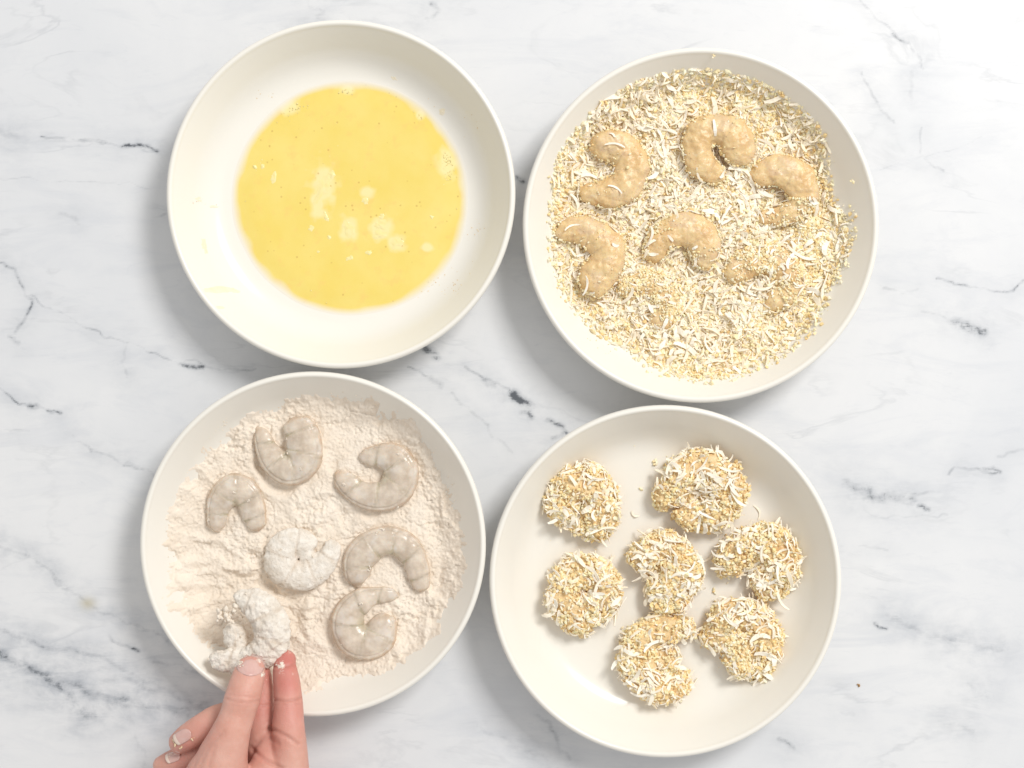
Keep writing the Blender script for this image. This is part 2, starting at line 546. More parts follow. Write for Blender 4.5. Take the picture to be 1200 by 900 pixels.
# ------------------------------------------------------------------ the marble table
VEINS = [  # points (px), width px, darkness, smudge
    ([(48, 160), (75, 161), (92, 165), (125, 166), (142, 173), (155, 172), (186, 177)], 1.4, 0.55, 0.22),
    ([(92, 164), (124, 167)], 1.8, 0.75, 0.2), ([(143, 172), (158, 171), (184, 177)], 2.3, 0.95, 0.35),
    ([(0, 155), (20, 159)], 4.5, 0.35, 0.5),
    ([(0, 210), (60, 214), (140, 216), (190, 222)], 1.0, 0.25, 0.12),
    ([(70, 250), (92, 262), (88, 256)], 2.5, 0.32, 0.25),
    ([(0, 308), (18, 316), (26, 335), (38, 352), (28, 376), (18, 390)], 2.0, 0.6, 0.35),
    ([(35, 345), (70, 365), (105, 385), (148, 402), (175, 413), (212, 426), (245, 431), (300, 432)], 1.2, 0.5, 0.25),
    ([(210, 426), (238, 430)], 2.6, 0.95, 0.25), ([(10, 395), (22, 402)], 3.0, 0.6, 0.3),
    ([(150, 402), (143, 424), (149, 442)], 2.0, 0.25, 0.35),
    ([(0, 455), (22, 474), (37, 476), (55, 481), (72, 484)], 1.4, 0.55, 0.3),
    ([(34, 476), (44, 476)], 3.0, 0.9, 0.3), ([(56, 481), (71, 484)], 2.3, 0.9, 0.2),
    ([(0, 502), (34, 505)], 1.2, 0.4, 0.2),
    ([(85, 510), (110, 528), (140, 543), (172, 549), (205, 570)], 1.6, 0.35, 0.35),
    ([(104, 524), (107, 528)], 1.6, 0.8, 0.0), ([(145, 545), (168, 549)], 2.0, 0.6, 0.3),
    ([(0, 640), (40, 655), (60, 670), (80, 690), (102, 707), (130, 720), (170, 738), (215, 770)], 1.8, 0.42, 0.6),
    ([(62, 676), (82, 692)], 1.8, 0.55, 0.2),
    ([(0, 738), (40, 752), (90, 764), (130, 776), (180, 800), (250, 830)], 2.4, 0.42, 0.8),
    ([(0, 765), (28, 778), (55, 795), (72, 806), (84, 822), (98, 836), (112, 838)], 5.5, 0.62, 0.95),
    ([(28, 782), (50, 792), (78, 800), (100, 812), (140, 818), (175, 830), (220, 838)], 5.0, 0.45, 0.9),
    ([(110, 828), (150, 826), (190, 832), (240, 824)], 3.0, 0.45, 0.8),
    ([(128, 745), (132, 752), (158, 761), (163, 764)], 1.8, 0.5, 0.4), ([(156, 760), (162, 763)], 2.0, 0.95, 0.0),
    ([(180, 776), (215, 782), (250, 800)], 1.8, 0.38, 0.5), ([(5, 739), (9, 741)], 2.2, 0.95, 0.0),
    ([(120, 800), (140, 792), (170, 806), (205, 812)], 3.2, 0.4, 0.7),
    ([(150, 840), (170, 880), (168, 900)], 2.5, 0.22, 0.5),
    ([(498, 408), (508, 414), (512, 418)], 5.0, 0.9, 0.3),
    ([(478, 430), (495, 438), (512, 448), (518, 455)], 1.4, 0.6, 0.2), ([(505, 444), (516, 452)], 4.0, 0.45, 0.2),
    ([(545, 430), (570, 445), (585, 450), (602, 464), (612, 472), (624, 488)], 1.6, 0.5, 0.3),
    ([(568, 446), (578, 452)], 4.0, 0.5, 0.3), ([(602, 463), (614, 472), (620, 476)], 5.6, 0.95, 0.35),
    ([(612, 482), (623, 488)], 3.6, 0.9, 0.3), ([(642, 492), (660, 500), (664, 508)], 3.0, 0.7, 0.3),
    ([(648, 513), (660, 508)], 2.8, 0.7, 0.2), ([(530, 460), (552, 482), (572, 498), (585, 515), (600, 530)], 1.8, 0.45, 0.25),
    ([(604, 208), (613, 212)], 3.2, 0.85, 0.2),
    ([(362, 6), (378, 14), (372, 19)], 3.2, 0.4, 0.3), ([(505, 4), (515, 12), (500, 22)], 2.6, 0.6, 0.3),
    ([(195, 250), (180, 255)], 1.6, 0.3, 0.2),
    ([(1008, 0), (1030, 25), (1050, 42), (1066, 52), (1078, 70), (1082, 82)], 1.4, 0.5, 0.25),
    ([(1046, 40), (1064, 51)], 2.0, 0.6, 0.15), ([(1074, 64), (1079, 71)], 2.0, 0.7, 0.15),
    ([(1010, 85), (1022, 112), (1034, 130), (1048, 144)], 1.6, 0.38, 0.22),
    ([(1068, 85), (1068, 118)], 2.6, 0.22, 0.25), ([(1080, 150), (1078, 178), (1090, 192), (1106, 200)], 1.4, 0.42, 0.2),
    ([(1030, 200), (1090, 182), (1150, 160)], 0.8, 0.25, 0.06),
    ([(1035, 338), (1055, 342), (1075, 339)], 1.8, 0.4, 0.2),
    ([(1098, 326), (1118, 333), (1140, 336), (1165, 342), (1182, 342), (1200, 328)], 1.5, 0.6, 0.2),
    ([(1116, 378), (1130, 380), (1154, 389)], 4.5, 0.75, 0.4), ([(1118, 374), (1134, 387), (1146, 388)], 3.4, 0.6, 0.3),
    ([(1080, 365), (1115, 376)], 1.6, 0.25, 0.2),
    ([(992, 566), (1004, 573), (1018, 577)], 5.0, 0.72, 0.45), ([(1016, 584), (1036, 582), (1060, 583), (1068, 588)], 5.5, 0.6, 0.5),
    ([(1076, 593), (1088, 597)], 2.6, 0.95, 0.1), ([(1060, 578), (1102, 576)], 2.0, 0.45, 0.3),
    ([(1112, 556), (1118, 548), (1135, 550), (1170, 553)], 1.8, 0.55, 0.25), ([(1152, 550), (1172, 553)], 2.4, 0.75, 0.1),
    ([(1170, 535), (1200, 526)], 2.0, 0.3, 0.2), ([(1010, 598), (1060, 606), (1110, 603)], 1.4, 0.25, 0.2),
    ([(1025, 731), (1039, 737)], 2.0, 0.7, 0.2), ([(1040, 720), (1080, 742), (1110, 750), (1145, 756), (1175, 762)], 3.0, 0.28, 0.6),
    ([(1134, 803), (1158, 815)], 3.4, 0.28, 0.4), ([(1105, 848), (1140, 858)], 3.4, 0.2, 0.4),
    ([(912, 866), (930, 876)], 2.6, 0.5, 0.4), ([(985, 835), (1000, 838)], 2.4, 0.35, 0.2),
    ([(985, 640), (1040, 645)], 1.4, 0.25, 0.15), ([(630, 838), (650, 860), (668, 890)], 2.4, 0.35, 0.4),
    ([(560, 850), (600, 870), (650, 890)], 2.5, 0.25, 0.4),
]


def build_table():
    def axis(half, fine, far):
        a = np.arange(-half, half + 1e-9, fine)
        o = np.linspace(half, far, 40)[1:]
        return np.concatenate([-o[::-1], a, o])
    xs, ys = axis(0.31, 0.00085, 0.95), axis(0.235, 0.00085, 0.8)
    X, Y = np.meshgrid(xs, ys)
    nx, ny = len(xs), len(ys)
    px, py = 600 + X / PX, 450 - Y / PX
    vein = np.zeros_like(X)
    smud = np.zeros_like(X)
    olive = np.zeros_like(X)
    rs = np.random.default_rng(5)
    lines = list(VEINS)
    for k in range(26):   # the marble goes on beyond the frame
        x0, y0 = rs.uniform(-1200, 2400), rs.uniform(-1000, 1900)
        if -60 < x0 < 1260 and -60 < y0 < 960:
            continue
        L = rs.uniform(150, 500)
        pts = [(x0 + L * s, y0 + L * s * rs.uniform(0.2, 0.5)) for s in np.linspace(0, 1, 5)]
        if any(-30 < p[0] < 1230 and -30 < p[1] < 930 for p in pts):
            continue
        lines.append((pts, rs.uniform(5, 9), 0.5, 0.6))
    for pts, w, dk, sg in lines:
        # fractal wiggle
        p = np.array(pts, float)
        for it in range(3):
            mid = (p[:-1] + p[1:]) / 2
            seg = np.linalg.norm(p[1:] - p[:-1], axis=1)
            mid = mid + rs.normal(0, 1, mid.shape) * (seg * 0.075)[:, None]
            q = np.empty((len(p) + len(mid), 2))
            q[0::2] = p
            q[1::2] = mid
            p = q
        pad = max(60, w * 8)
        ix0, ix1 = np.searchsorted(xs, [(p[:, 0].min() - pad - 600) * PX, (p[:, 0].max() + pad - 600) * PX])
        iy0, iy1 = np.searchsorted(ys, [(450 - p[:, 1].max() - pad) * PX, (450 - p[:, 1].min() + pad) * PX])
        if ix1 <= ix0 or iy1 <= iy0:
            continue
        sl = (slice(iy0, iy1), slice(ix0, ix1))
        d = np.full(px[sl].shape, 1e9)
        for a, b in zip(p[:-1], p[1:]):
            dd, tt = seg_d(px[sl], py[sl], a, b)
            d = np.minimum(d, dd)
        vein[sl] = np.maximum(vein[sl], 0.88 * dk * np.exp(-(d / (w * 1.05)) ** 2))
        smud[sl] = np.maximum(smud[sl], sg * np.exp(-(d / (14 + 2.2 * w)) ** 1.5))
    olive = np.exp(-(((px - 103) / 9) ** 2 + ((py - 707) / 7) ** 2))
    # broad grey mottling of the lower left corner
    smud = np.maximum(smud, 0.75 * np.exp(-(line_d(px, py, [(0, 775), (120, 812), (260, 850)]) / 42) ** 2))
    v = np.stack([X.ravel(), Y.ravel(), np.zeros(X.size)], 1)
    idx = np.arange(nx * ny).reshape(ny, nx)
    f = np.stack([idx[:-1, :-1], idx[:-1, 1:], idx[1:, 1:], idx[1:, :-1]], -1).reshape(-1, 4)
    # slab sides and underside
    x0, x1, y0, y1 = xs[0], xs[-1], ys[0], ys[-1]
    n0 = len(v)
    v = np.vstack([v, [[x0, y0, -.03], [x1, y0, -.03], [x1, y1, -.03], [x0, y1, -.03],
                       [x0, y0, 0], [x1, y0, 0], [x1, y1, 0], [x0, y1, 0]]])
    a = n0
    f = np.vstack([f, [[a, a + 3, a + 2, a + 1], [a, a + 1, a + 5, a + 4], [a + 1, a + 2, a + 6, a + 5],
                       [a + 2, a + 3, a + 7, a + 6], [a + 3, a, a + 4, a + 7]]])
    me = mesh_np('marble_table', v, f)
    z8 = np.zeros(8)
    attr_f(me, 'vein', np.concatenate([vein.ravel(), z8]))
    attr_f(me, 'smudge', np.concatenate([smud.ravel(), z8]))
    attr_f(me, 'olive', np.concatenate([olive.ravel(), z8]))
    o = link('marble_table', me, M['marble'])
    tag(o, 'white marble tabletop with grey veins under the four bowls', kind='structure')


build_table()

# ------------------------------------------------------------------ bowls
RIM = 0.0330
INNER = [(0.0, .0056), (0.30, .0056), (0.55, .0058), (0.68, .0063), (0.745, .0077), (0.80, .0112), (0.85, .0172),
         (0.895, .0248), (0.935, .0318), (0.962, .0364)]
RIMP = [(0.966, .0376), (0.975, .0385), (0.986, .0384), (0.995, .0374), (0.9995, .0358), (0.997, .0338)]
OUTER = [(0.972, .0270), (0.935, .0185), (0.88, .0105), (0.80, .0055), (0.70, .0035), (0.625, .0026)]
FOOT = [(0.615, .0008), (0.60, .0), (0.575, .0), (0.563, .0009), (0.555, .0024), (0.30, .0028), (0.0, .0028)]
ZS = 0.85       # how deep the bowls are


def _sq(pl):
    return [(r, z if z < .0057 else .0057 + (z - .0057) * ZS * .98) for r, z in pl]


INNER, RIMP, OUTER = _sq(INNER), _sq(RIMP), _sq(OUTER)
_inner = catmull(INNER, 60)


def plate_z(r):
    return np.interp(r, _inner[:, 0], _inner[:, 1])


class Bowl:
    def __init__(self, cx, cy, rpx, label, wob):
        c = W(cx, cy, RIM - 0.002)
        self.c = c
        self.R = rpx * PX * (H - RIM) / H
        prof = np.vstack([_inner, catmull(RIMP, 18), catmull([RIMP[-1]] + OUTER, 26)[1:], catmull([OUTER[-1]] + FOOT, 24)[1:]])
        ns = 180
        th = np.linspace(0, 2 * np.pi, ns, endpoint=False)
        r = prof[:, 0] * self.R
        wv = 1 + 0.0015 * np.sin(2 * th + wob) + 0.0008 * np.sin(3 * th + 2 * wob)
        X = c[0] + np.outer(r, np.cos(th) * wv)
        Y = c[1] + np.outer(r, np.sin(th) * wv)
        Z = np.repeat(prof[:, 1][:, None], ns, 1)
        v = np.stack([X, Y, Z], -1).reshape(-1, 3)
        n = len(prof)
        i = np.arange(n - 1)[:, None] * ns
        j = np.arange(ns)[None, :]
        j2 = (j + 1) % ns
        f = np.stack([i + j, i + ns + j, i + ns + j2, i + j2], -1).reshape(-1, 4)
        f = f[:, ::-1]
        me = mesh_np('shallow_bowl', v, f)
        # merge poles
        import bmesh
        bm = bmesh.new()
        bm.from_mesh(me)
        bmesh.ops.remove_doubles(bm, verts=bm.verts, dist=1e-7)
        bmesh.ops.recalc_face_normals(bm, faces=bm.faces)
        bm.to_mesh(me)
        bm.free()
        for p in me.polygons:
            p.use_smooth = True
        self.o = link('shallow_bowl', me, M['ceramic'], loc=(c[0], c[1], 0))
        tag(self.o, label, 'bowl', 'shallow cream bowls on the marble')

    def z(self, x, y):
        return plate_z(np.hypot(np.asarray(x) - self.c[0], np.asarray(y) - self.c[1]) / self.R)


B1 = Bowl(399.5, 227.5, 205.0, 'shallow cream bowl holding a pool of yellow beaten egg', 0.3)
B2 = Bowl(821, 264, 209.0, 'shallow cream bowl filled with breadcrumbs, shredded coconut and battered shrimp', 1.2)
B3 = Bowl(367, 637.5, 203.0, 'shallow cream bowl of flour with raw shrimp, a hand reaching over its edge', 2.2)
B4 = Bowl(779.5, 681, 207.0, 'shallow cream bowl with seven crumb coated shrimp set out on its bare base', 3.7)

# ------------------------------------------------------------------ beaten egg
def build_egg():
    zs = 0.009
    c = W(410, 232, zs)
    ns, nr = 240, 90
    th = np.linspace(0, 2 * np.pi, ns, endpoint=False)
    k = PX * (H - zs) / H
    edge = 140 * k * (1 + 0.018 * vnoise(P3(np.cos(th) * 1.3, np.sin(th) * 1.3), 3) + 0.006 * vnoise(P3(np.cos(th) * 5, np.sin(th) * 5), 8))
    fr = np.linspace(0, 1, nr) ** 0.8
    R = np.outer(fr, edge)
    X = c[0] + R * np.cos(th)
    Y = c[1] + R * np.sin(th)
    d = np.outer(1 - fr, edge)
    top = 0.0070
    floor = B1.z(X, Y)
    Z = floor - 0.00012 + 0.0002 * sstep(0, 0.0012, d) + (top - floor) * sstep(0, 1, d / 0.016)
    pxx, pyy = topx(X, Y, top)
    pale = np.zeros_like(X)
    for (x, y, rx, ry) in PALE:
        e = ((pxx - x) / rx) ** 2 + ((pyy - y) / ry) ** 2
        pale = np.maximum(pale, np.exp(-e))
    pale = np.clip(pale + 0.35 * fbm(P3(pxx, pyy), 0.12, 3, 4).reshape(X.shape) * (pale > 0.03), 0, 1)
    v = np.stack([X, Y, Z], -1).reshape(-1, 3)
    i = np.arange(nr - 1)[:, None] * ns
    j = np.arange(ns)[None, :]
    j2 = (j + 1) % ns
    f = np.stack([i + j, i + ns + j, i + ns + j2, i + j2], -1).reshape(-1, 4)
    me = mesh_np('beaten_egg', v, f)
    attr_f(me, 'depth', np.clip((d - 0.0009) / 0.0085 * (1 + 0.25 * vnoise(P3(X * 120, Y * 120), 9).reshape(X.shape)) * 1.0, 0, 1).ravel())
    attr_f(me, 'pale', pale.ravel())
    o = link('beaten_egg', me, M['egg'], loc=(c[0], c[1], 0.0056))
    tag(o, 'pool of yellow beaten egg with pale flecks in the upper left bowl', 'egg')
    return o


PALE = [(338, 126, 14, 9), (408, 104, 9, 6), (524, 190, 12, 22), (430, 225, 10, 8), (372, 236, 9, 22),
        (492, 135, 6, 6), (375, 250, 12, 8), (500, 290, 9, 5), (379, 219, 15, 26), (408, 268, 11, 17), (445, 268, 15, 15), (465, 285, 12, 11)]
egg = build_egg()


def dome(px, py, rx, ry, ang, z0, h, seed, mat, name, parent, rag=0.35, bowl=None):
    """irregular flattened dome resting at z0"""
    ns, nr = 30, 9
    c = W(px, py, z0)
    k = PX * (H - z0) / H
    th = np.linspace(0, 2 * np.pi, ns, endpoint=False)
    e = 1 + rag * vnoise(P3(np.cos(th) * 1.6 + seed, np.sin(th) * 1.6), seed) + rag * .5 * vnoise(P3(np.cos(th) * 4 + seed, np.sin(th) * 4), seed + 3)
    fr = np.linspace(0.0, 1, nr)
    lx = np.outer(fr, np.cos(th) * e * rx * k)
    ly = np.outer(fr, np.sin(th) * e * ry * k)
    X = c[0] + lx * math.cos(ang) - ly * math.sin(ang)
    Y = c[1] + lx * math.sin(ang) + ly * math.cos(ang)
    base = z0 if bowl is None else bowl.z(X, Y)
    Z = base - 0.0004 + (h + 0.0004) * np.sqrt(np.clip(1 - fr ** 2, 0, 1))[:, None] * (1 + 0.3 * vnoise(P3(X * 900, Y * 900), seed).reshape(X.shape))
    v = np.stack([X, Y, Z], -1).reshape(-1, 3)
    i = np.arange(nr - 1)[:, None] * ns
    j = np.arange(ns)[None, :]
    j2 = (j + 1) % ns
    f = np.stack([i + j, i + ns + j, i + ns + j2, i + j2], -1).reshape(-1, 4)
    return link(name, mesh_np(name, v, f), mat, parent, loc=(c[0], c[1], z0))


for i, (x, y, rx, ry, a) in enumerate([(379, 219, 10, 21, -0.5), (389, 204, 6, 6, 0), (408, 268, 7, 12, 0.4), (445, 263, 9, 7, 0), (443, 275, 11, 7, 0.2),
                                       (465, 285, 8, 7, 0.3), (321, 208, 4, 8, -0.2), (365, 267, 4, 4, 0), (428, 236, 5, 5, 0), (299, 196, 2.5, 2.5, 0),
                                       (447, 254, 4, 4, 0), (308, 195, 2.5, 3, 0), (506, 254, 2.5, 2.5, 0), (386, 278, 3, 3, 0), (382, 254, 3, 8, .3),
                                       (410, 302, 5, 3, 0.3), (432, 296, 4, 3, 0), (373, 295, 2, 2, 0)]):
    dome(x, y, rx * 1.1, ry * 1.1, a, 0.00708, 0.00022, 20 + i, M['clump'], 'egg_white_clump', egg)
# smears dried on the wall of the egg bowl
for i, (x, y, rx, ry, a) in enumerate([(262, 341, 18, 4, 0.05), (237, 235, 6, 4, 0), (247, 242, 14, 2.5, 0), (518, 131, 5, 4, 0), (462, 92, 5, 2, -0.5), (278, 342, 5, 3, 0),
                                       (263, 363, 9, 2, 0.2), (243, 290, 3, 12, 0.2)]):
    z0 = 0.0075
    o = dome(x, y, rx, ry, a, z0, 0.00012, 60 + i, M['smear'], 'egg_smear', B1.o, bowl=B1)

# ------------------------------------------------------------------ crumbs and shreds (generators)
def _ico():
    t = (1 + 5 ** .5) / 2
    v = np.array([(-1, t, 0), (1, t, 0), (-1, -t, 0), (1, -t, 0), (0, -1, t), (0, 1, t), (0, -1, -t), (0, 1, -t), (t, 0, -1), (t, 0, 1), (-t, 0, -1), (-t, 0, 1)], float)
    v /= np.linalg.norm(v[0])
    f = np.array([(0, 11, 5), (0, 5, 1), (0, 1, 7), (0, 7, 10), (0, 10, 11), (1, 5, 9), (5, 11, 4), (11, 10, 2), (10, 7, 6), (7, 1, 8), (3, 9, 4), (3, 4, 2), (3, 2, 6), (3, 6, 8),
                  (3, 8, 9), (4, 9, 5), (2, 4, 11), (6, 2, 10), (8, 6, 7), (9, 8, 1)])
    return v, f


ICO_V, ICO_F = _ico()


def rand_rot(n, rng):
    q = rng.normal(size=(n, 4))
    q /= np.linalg.norm(q, axis=1)[:, None]
    w, x, y, z = q.T
    return np.stack([np.stack([1 - 2 * (y * y + z * z), 2 * (x * y - z * w), 2 * (x * z + y * w)], -1),
                     np.stack([2 * (x * y + z * w), 1 - 2 * (x * x + z * z), 2 * (y * z - x * w)], -1),
                     np.stack([2 * (x * z - y * w), 2 * (y * z + x * w), 1 - 2 * (x * x + y * y)], -1)], 1)


CRUMB_COLS = np.array([(0.92, 0.785, 0.49), (0.93, 0.84, 0.60), (0.90, 0.70, 0.36), (0.94, 0.88, 0.71), (0.92, 0.81, 0.52), (0.86, 0.63, 0.31)])


def crumbs_mesh(name, pts, size, rng, cols=CRUMB_COLS, probs=(.25, .27, .14, .2, .11, .03)):
    n = len(pts)
    jag = rng.uniform(0.45, 1.3, (n, 12, 1))
    asp = rng.uniform(0.55, 1.25, (n, 1, 3))
    v = ICO_V[None] * jag * asp * size[:, None, None]
    v = np.einsum('nij,nkj->nki', rand_rot(n, rng), v) + pts[:, None, :]
    f = (ICO_F[None] + (np.arange(n) * 12)[:, None, None]).reshape(-1, 3)
    me = mesh_np(name, v.reshape(-1, 3), f, smooth=False)
    c = cols[rng.choice(len(cols), n, p=probs)] * rng.uniform(0.9, 1.05, (n, 1))
    attr_c(me, 'col', np.clip(np.repeat(c, 12, 0), 0, 0.9))
    me.materials.append(M['crumb'])
    return me


def shred_verts(L, w, th, bend, twist, rng, seg=6, taper=True, arch=0.0):
    """a curved strip along x; returns verts, quads"""
    v = []
    for i in range(seg + 1):
        s = i / seg - 0.5
        x = s * L
        y = bend * L * (s * s * 4 - 0.5) * 0.5
        z = 0.9 * th * math.sin(i * 1.1 + L * 900) + arch * L * (s * s * 4)
        ww = w * (1 - (0.38 * abs(s * 2) ** 5 if taper else 0)) * 0.5 * rng.uniform(0.78, 1.22)
        a = twist * s
        for (cy, cz) in ((-1, -1), (1, -1), (1, 1), (-1, 1)):
            yy, zz = cy * ww, cz * th * 0.5
            v.append((x, y + yy * math.cos(a) - zz * math.sin(a), z + yy * math.sin(a) + zz * math.cos(a)))
    f = []
    for i in range(seg):
        for k in range(4):
            f.append((i * 4 + k, i * 4 + (k + 1) % 4, i * 4 + 4 + (k + 1) % 4, i * 4 + 4 + k))
    f.append((3, 2, 1, 0))
    e = seg * 4
    f.append((e, e + 1, e + 2, e + 3))
    return np.array(v), np.array(f)


# froth: clusters of tiny bubbles
_fr = np.random.default_rng(17)
_fp, _fs = [], []
for (x, y, sx, sy, n) in [(338, 126, 10, 6, 60), (408, 104, 6, 3, 24), (526, 188, 7, 12, 60), (522, 205, 6, 8, 30), (492, 134, 4, 4, 14), (380, 235, 5, 12, 30), (450, 272, 10, 8, 30), (402, 160, 40, 30, 25), (420, 300, 60, 40, 30), (320, 210, 14, 14, 18)]:
    for k in range(n):
        p = W(_fr.normal(x, sx), _fr.normal(y, sy), 0.0069)
        if np.hypot(*(p[:2] - np.array(egg.location)[:2])) < 0.0635:
            _fp.append(p)
            _fs.append(_fr.uniform(0.00018, 0.0006) * (0.6 + 0.4 * _fr.uniform()))
_fp, _fs = np.array(_fp), np.array(_fs)
_n = len(_fp)
_v = (ICO_V[None] * np.array([1, 1, 0.45]) * _fs[:, None, None] + _fp[:, None, :]).reshape(-1, 3)
_f = (ICO_F[None] + (np.arange(_n) * 12)[:, None, None]).reshape(-1, 3)
froth = link('froth', mesh_np('froth', _v, _f), M['clump'], egg, loc=tuple(egg.location))
froth['kind'] = 'stuff'
SHREDS = []
_r = np.random.default_rng(3)
for k in range(14):
    L = [0.006, 0.009, 0.011, 0.0135, 0.005, 0.010, 0.0075][k % 7]
    w = _r.uniform(0.0008, 0.0022)
    sv, sf = shred_verts(L, w, _r.uniform(.0003, .00045), _r.uniform(-0.6, 0.6), _r.uniform(-1.5, 1.5), _r, arch=_r.uniform(-0.10, 0.06))
    me = mesh_np('coconut_shred', sv, sf, smooth=False)
    me.materials.append(M['coconut'])
    SHREDS.append((me, sv, sf))


def shred_matrix(p, nrm, ang, tilt, roll, s=1.0):
    n = Vector(nrm).normalized()
    t = Vector((math.cos(ang), math.sin(ang), 0))
    t = (t - n * t.dot(n)).normalized()
    b = n.cross(t)
    m = Matrix((t, b, n)).transposed().to_4x4()
    return Matrix.Translation(Vector(p)) @ m @ Matrix.Rotation(tilt, 4, 'Y') @ Matrix.Rotation(roll, 4, 'X') @ Matrix.Diagonal((s, s, s, 1))


def place_shred(parent, p, nrm, ang, tilt, roll, s, rng, kind=None):
    o = bpy.data.objects.new('coconut_shred', SHREDS[int(rng.integers(len(SHREDS))) if kind is None else kind][0])
    C.objects.link(o)
    m = shred_matrix(p, nrm, ang, tilt, roll, s)
    if parent is not None:
        o.parent = parent
        m = Matrix.Translation(-parent.location) @ m
    o.matrix_basis = m
    return o


def shred_stuff(name, items, parent, rng, mat):
    V, F, Cc, off = [], [], [], 0
    for (p, nrm, ang, tilt, roll, s) in items:
        _, sv, sf = SHREDS[int(rng.integers(len(SHREDS)))]
        m = np.array(shred_matrix(p, nrm, ang, tilt, roll, s))
        V.append(sv @ m[:3, :3].T + m[:3, 3])
        F.append(sf + off)
        off += len(sv)
        a = rng.uniform()
        c = np.array((0.92, 0.82, 0.63)) * (1 - a) + np.array((0.94, 0.89, 0.785)) * a
        Cc.append(np.repeat(c[None], len(sv), 0))
    me = mesh_np(name, np.vstack(V), np.vstack(F), smooth=False)
    attr_c(me, 'col', np.vstack(Cc))
    o = link(name, me, mat, parent, loc=tuple(parent.location) if parent else None)
    o['kind'] = 'stuff'
    return o


# ------------------------------------------------------------------ flour bed in the lower left bowl
FLOUR_POLY = [(272, 493), (290, 478), (311, 474), (360, 459), (400, 460), (432, 464), (475, 482), (507, 514), (537, 575), (551, 630), (546, 684), (517, 738), (492, 772),
              (448, 796), (404, 812), (365, 817), (336, 808), (297, 795), (262, 778), (236, 758), (218, 733), (204, 713), (199, 690), (194, 655), (194, 606), (202, 567),
              (222, 548), (240, 524), (262, 508)]
GROOVES = [([(212, 700), (235, 690), (262, 683), (298, 686), (325, 697), (343, 715), (350, 735)], 9, 0.0022),
           ([(300, 520), (304, 545), (318, 566), (335, 575)], 8, 0.0022), ([(385, 540), (405, 515), (440, 492), (470, 490)], 10, 0.0012),
           ([(360, 600), (385, 590), (410, 612)], 8, 0.0012), ([(300, 655), (306, 680), (330, 696), (360, 700)], 7, 0.0016),
           ([(200, 650), (240, 645), (290, 655)], 9, 0.0011), ([(215, 670), (250, 668), (290, 676)], 6, 0.0009),
           ([(380, 690), (372, 720), (385, 745)], 9, 0.0014), ([(505, 600), (520, 640), (515, 690)], 9, 0.0011), ([(480, 700), (500, 720), (478, 745)], 10, 0.0012),
           ([(230, 560), (250, 590), (238, 620)], 7, 0.0011), ([(440, 600), (400, 605), (380, 620)], 7, 0.0012), ([(500, 520), (520, 560), (530, 600)], 6, 0.0009)]


def flour_h(x, y):
    """height of the flour above the bowl's inner surface"""
    x = np.asarray(x, float).ravel()
    y = np.asarray(y, float).ravel()
    px, py = topx(x, y, 0.012)
    sd = poly_sd(px, py, FLOUR_POLY)
    p = P3(px, py)
    big = fbm(p, 1 / 75., 3, 2)
    mid = fbm(p, 1 / 22., 4, 9)
    sd = sd + 9 * fbm(p, 1 / 20., 3, 31) + 5 * fbm(p, 1 / 6., 2, 33)
    h = -0.0015 + 0.0052 * sstep(-4, 26, sd) + 0.0014 * sstep(15, 90, sd)
    h = h + (0.0016 * big + 0.0011 * mid) * sstep(-5, 25, sd)
    for pts, w, dp in GROOVES:
        d = line_d(px + 6 * vnoise(p / 15., 77), py + 6 * vnoise(p / 15., 78), pts)
        h = h - dp * np.exp(-(d / w) ** 2) + dp * 0.55 * np.exp(-((d - w * 1.7) / (w * 0.6)) ** 2)
    for (bx, by, br, bd) in [(303, 545, 9, .003), (444, 492, 9, .0025), (395, 800, 14, .003), (228, 640, 10, .001), (268, 765, 16, .003)]:
        h = h - bd * np.exp(-((px - bx) ** 2 + (py - by) ** 2) / br ** 2)
    # clumps
    msk = sstep(-0.15, 0.35, fbm(p, 1 / 40., 3, 51)) * sstep(0, 14, sd)
    b, s2 = worley(p, 1 / 7.5, 4)
    h = h + msk * 0.0018 * (0.55 - b)
    b2, s3 = worley(p, 1 / 3.6, 14)
    h = h + (0.25 + 0.75 * msk) * 0.0011 * (0.5 - b2) * sstep(-4, 8, sd)
    h = h + 0.0005 * fbm(p, 1 / 2.4, 2, 6)
    # long fine cracks
    rd = np.abs(fbm(p, 1 / 30., 4, 88))
    h = h - 0.0008 * np.exp(-(rd / 0.03) ** 2) * sstep(4, 20, sd)
    return h


def bed_mesh(name, bowl, hfun, step, mat, span):
    xs = np.arange(-span, span, step) * bowl.R + bowl.c[0]
    ys = np.arange(-span, span, step) * bowl.R + bowl.c[1]
    X, Y = np.meshgrid(xs, ys)
    h = hfun(X, Y).reshape(X.shape)
    Z = bowl.z(X, Y) + h
    n = len(xs)
    keep = h > -0.0006
    idx = np.arange(n * n).reshape(n, n)
    q = np.stack([idx[:-1, :-1], idx[:-1, 1:], idx[1:, 1:], idx[1:, :-1]], -1).reshape(-1, 4)
    k = (keep[:-1, :-1] | keep[:-1, 1:] | keep[1:, 1:] | keep[1:, :-1]).ravel()
    q = q[k]
    used, inv = np.unique(q, return_inverse=True)
    v = np.stack([X.ravel(), Y.ravel(), Z.ravel()], 1)[used]
    return mesh_np(name, v, inv.reshape(-1, 4))


flour_me = bed_mesh('flour', B3, flour_h, 0.0048, M['flour'], 0.93)
flour = link('flour', flour_me, M['flour'], loc=(B3.c[0], B3.c[1], 0.0056))
tag(flour, 'loose pale wheat flour spread over the base of the lower left bowl', 'flour', kind='stuff')


def flour_z(x, y):
    return float(B3.z(x, y) + flour_h(np.array([x]), np.array([y]))[0])


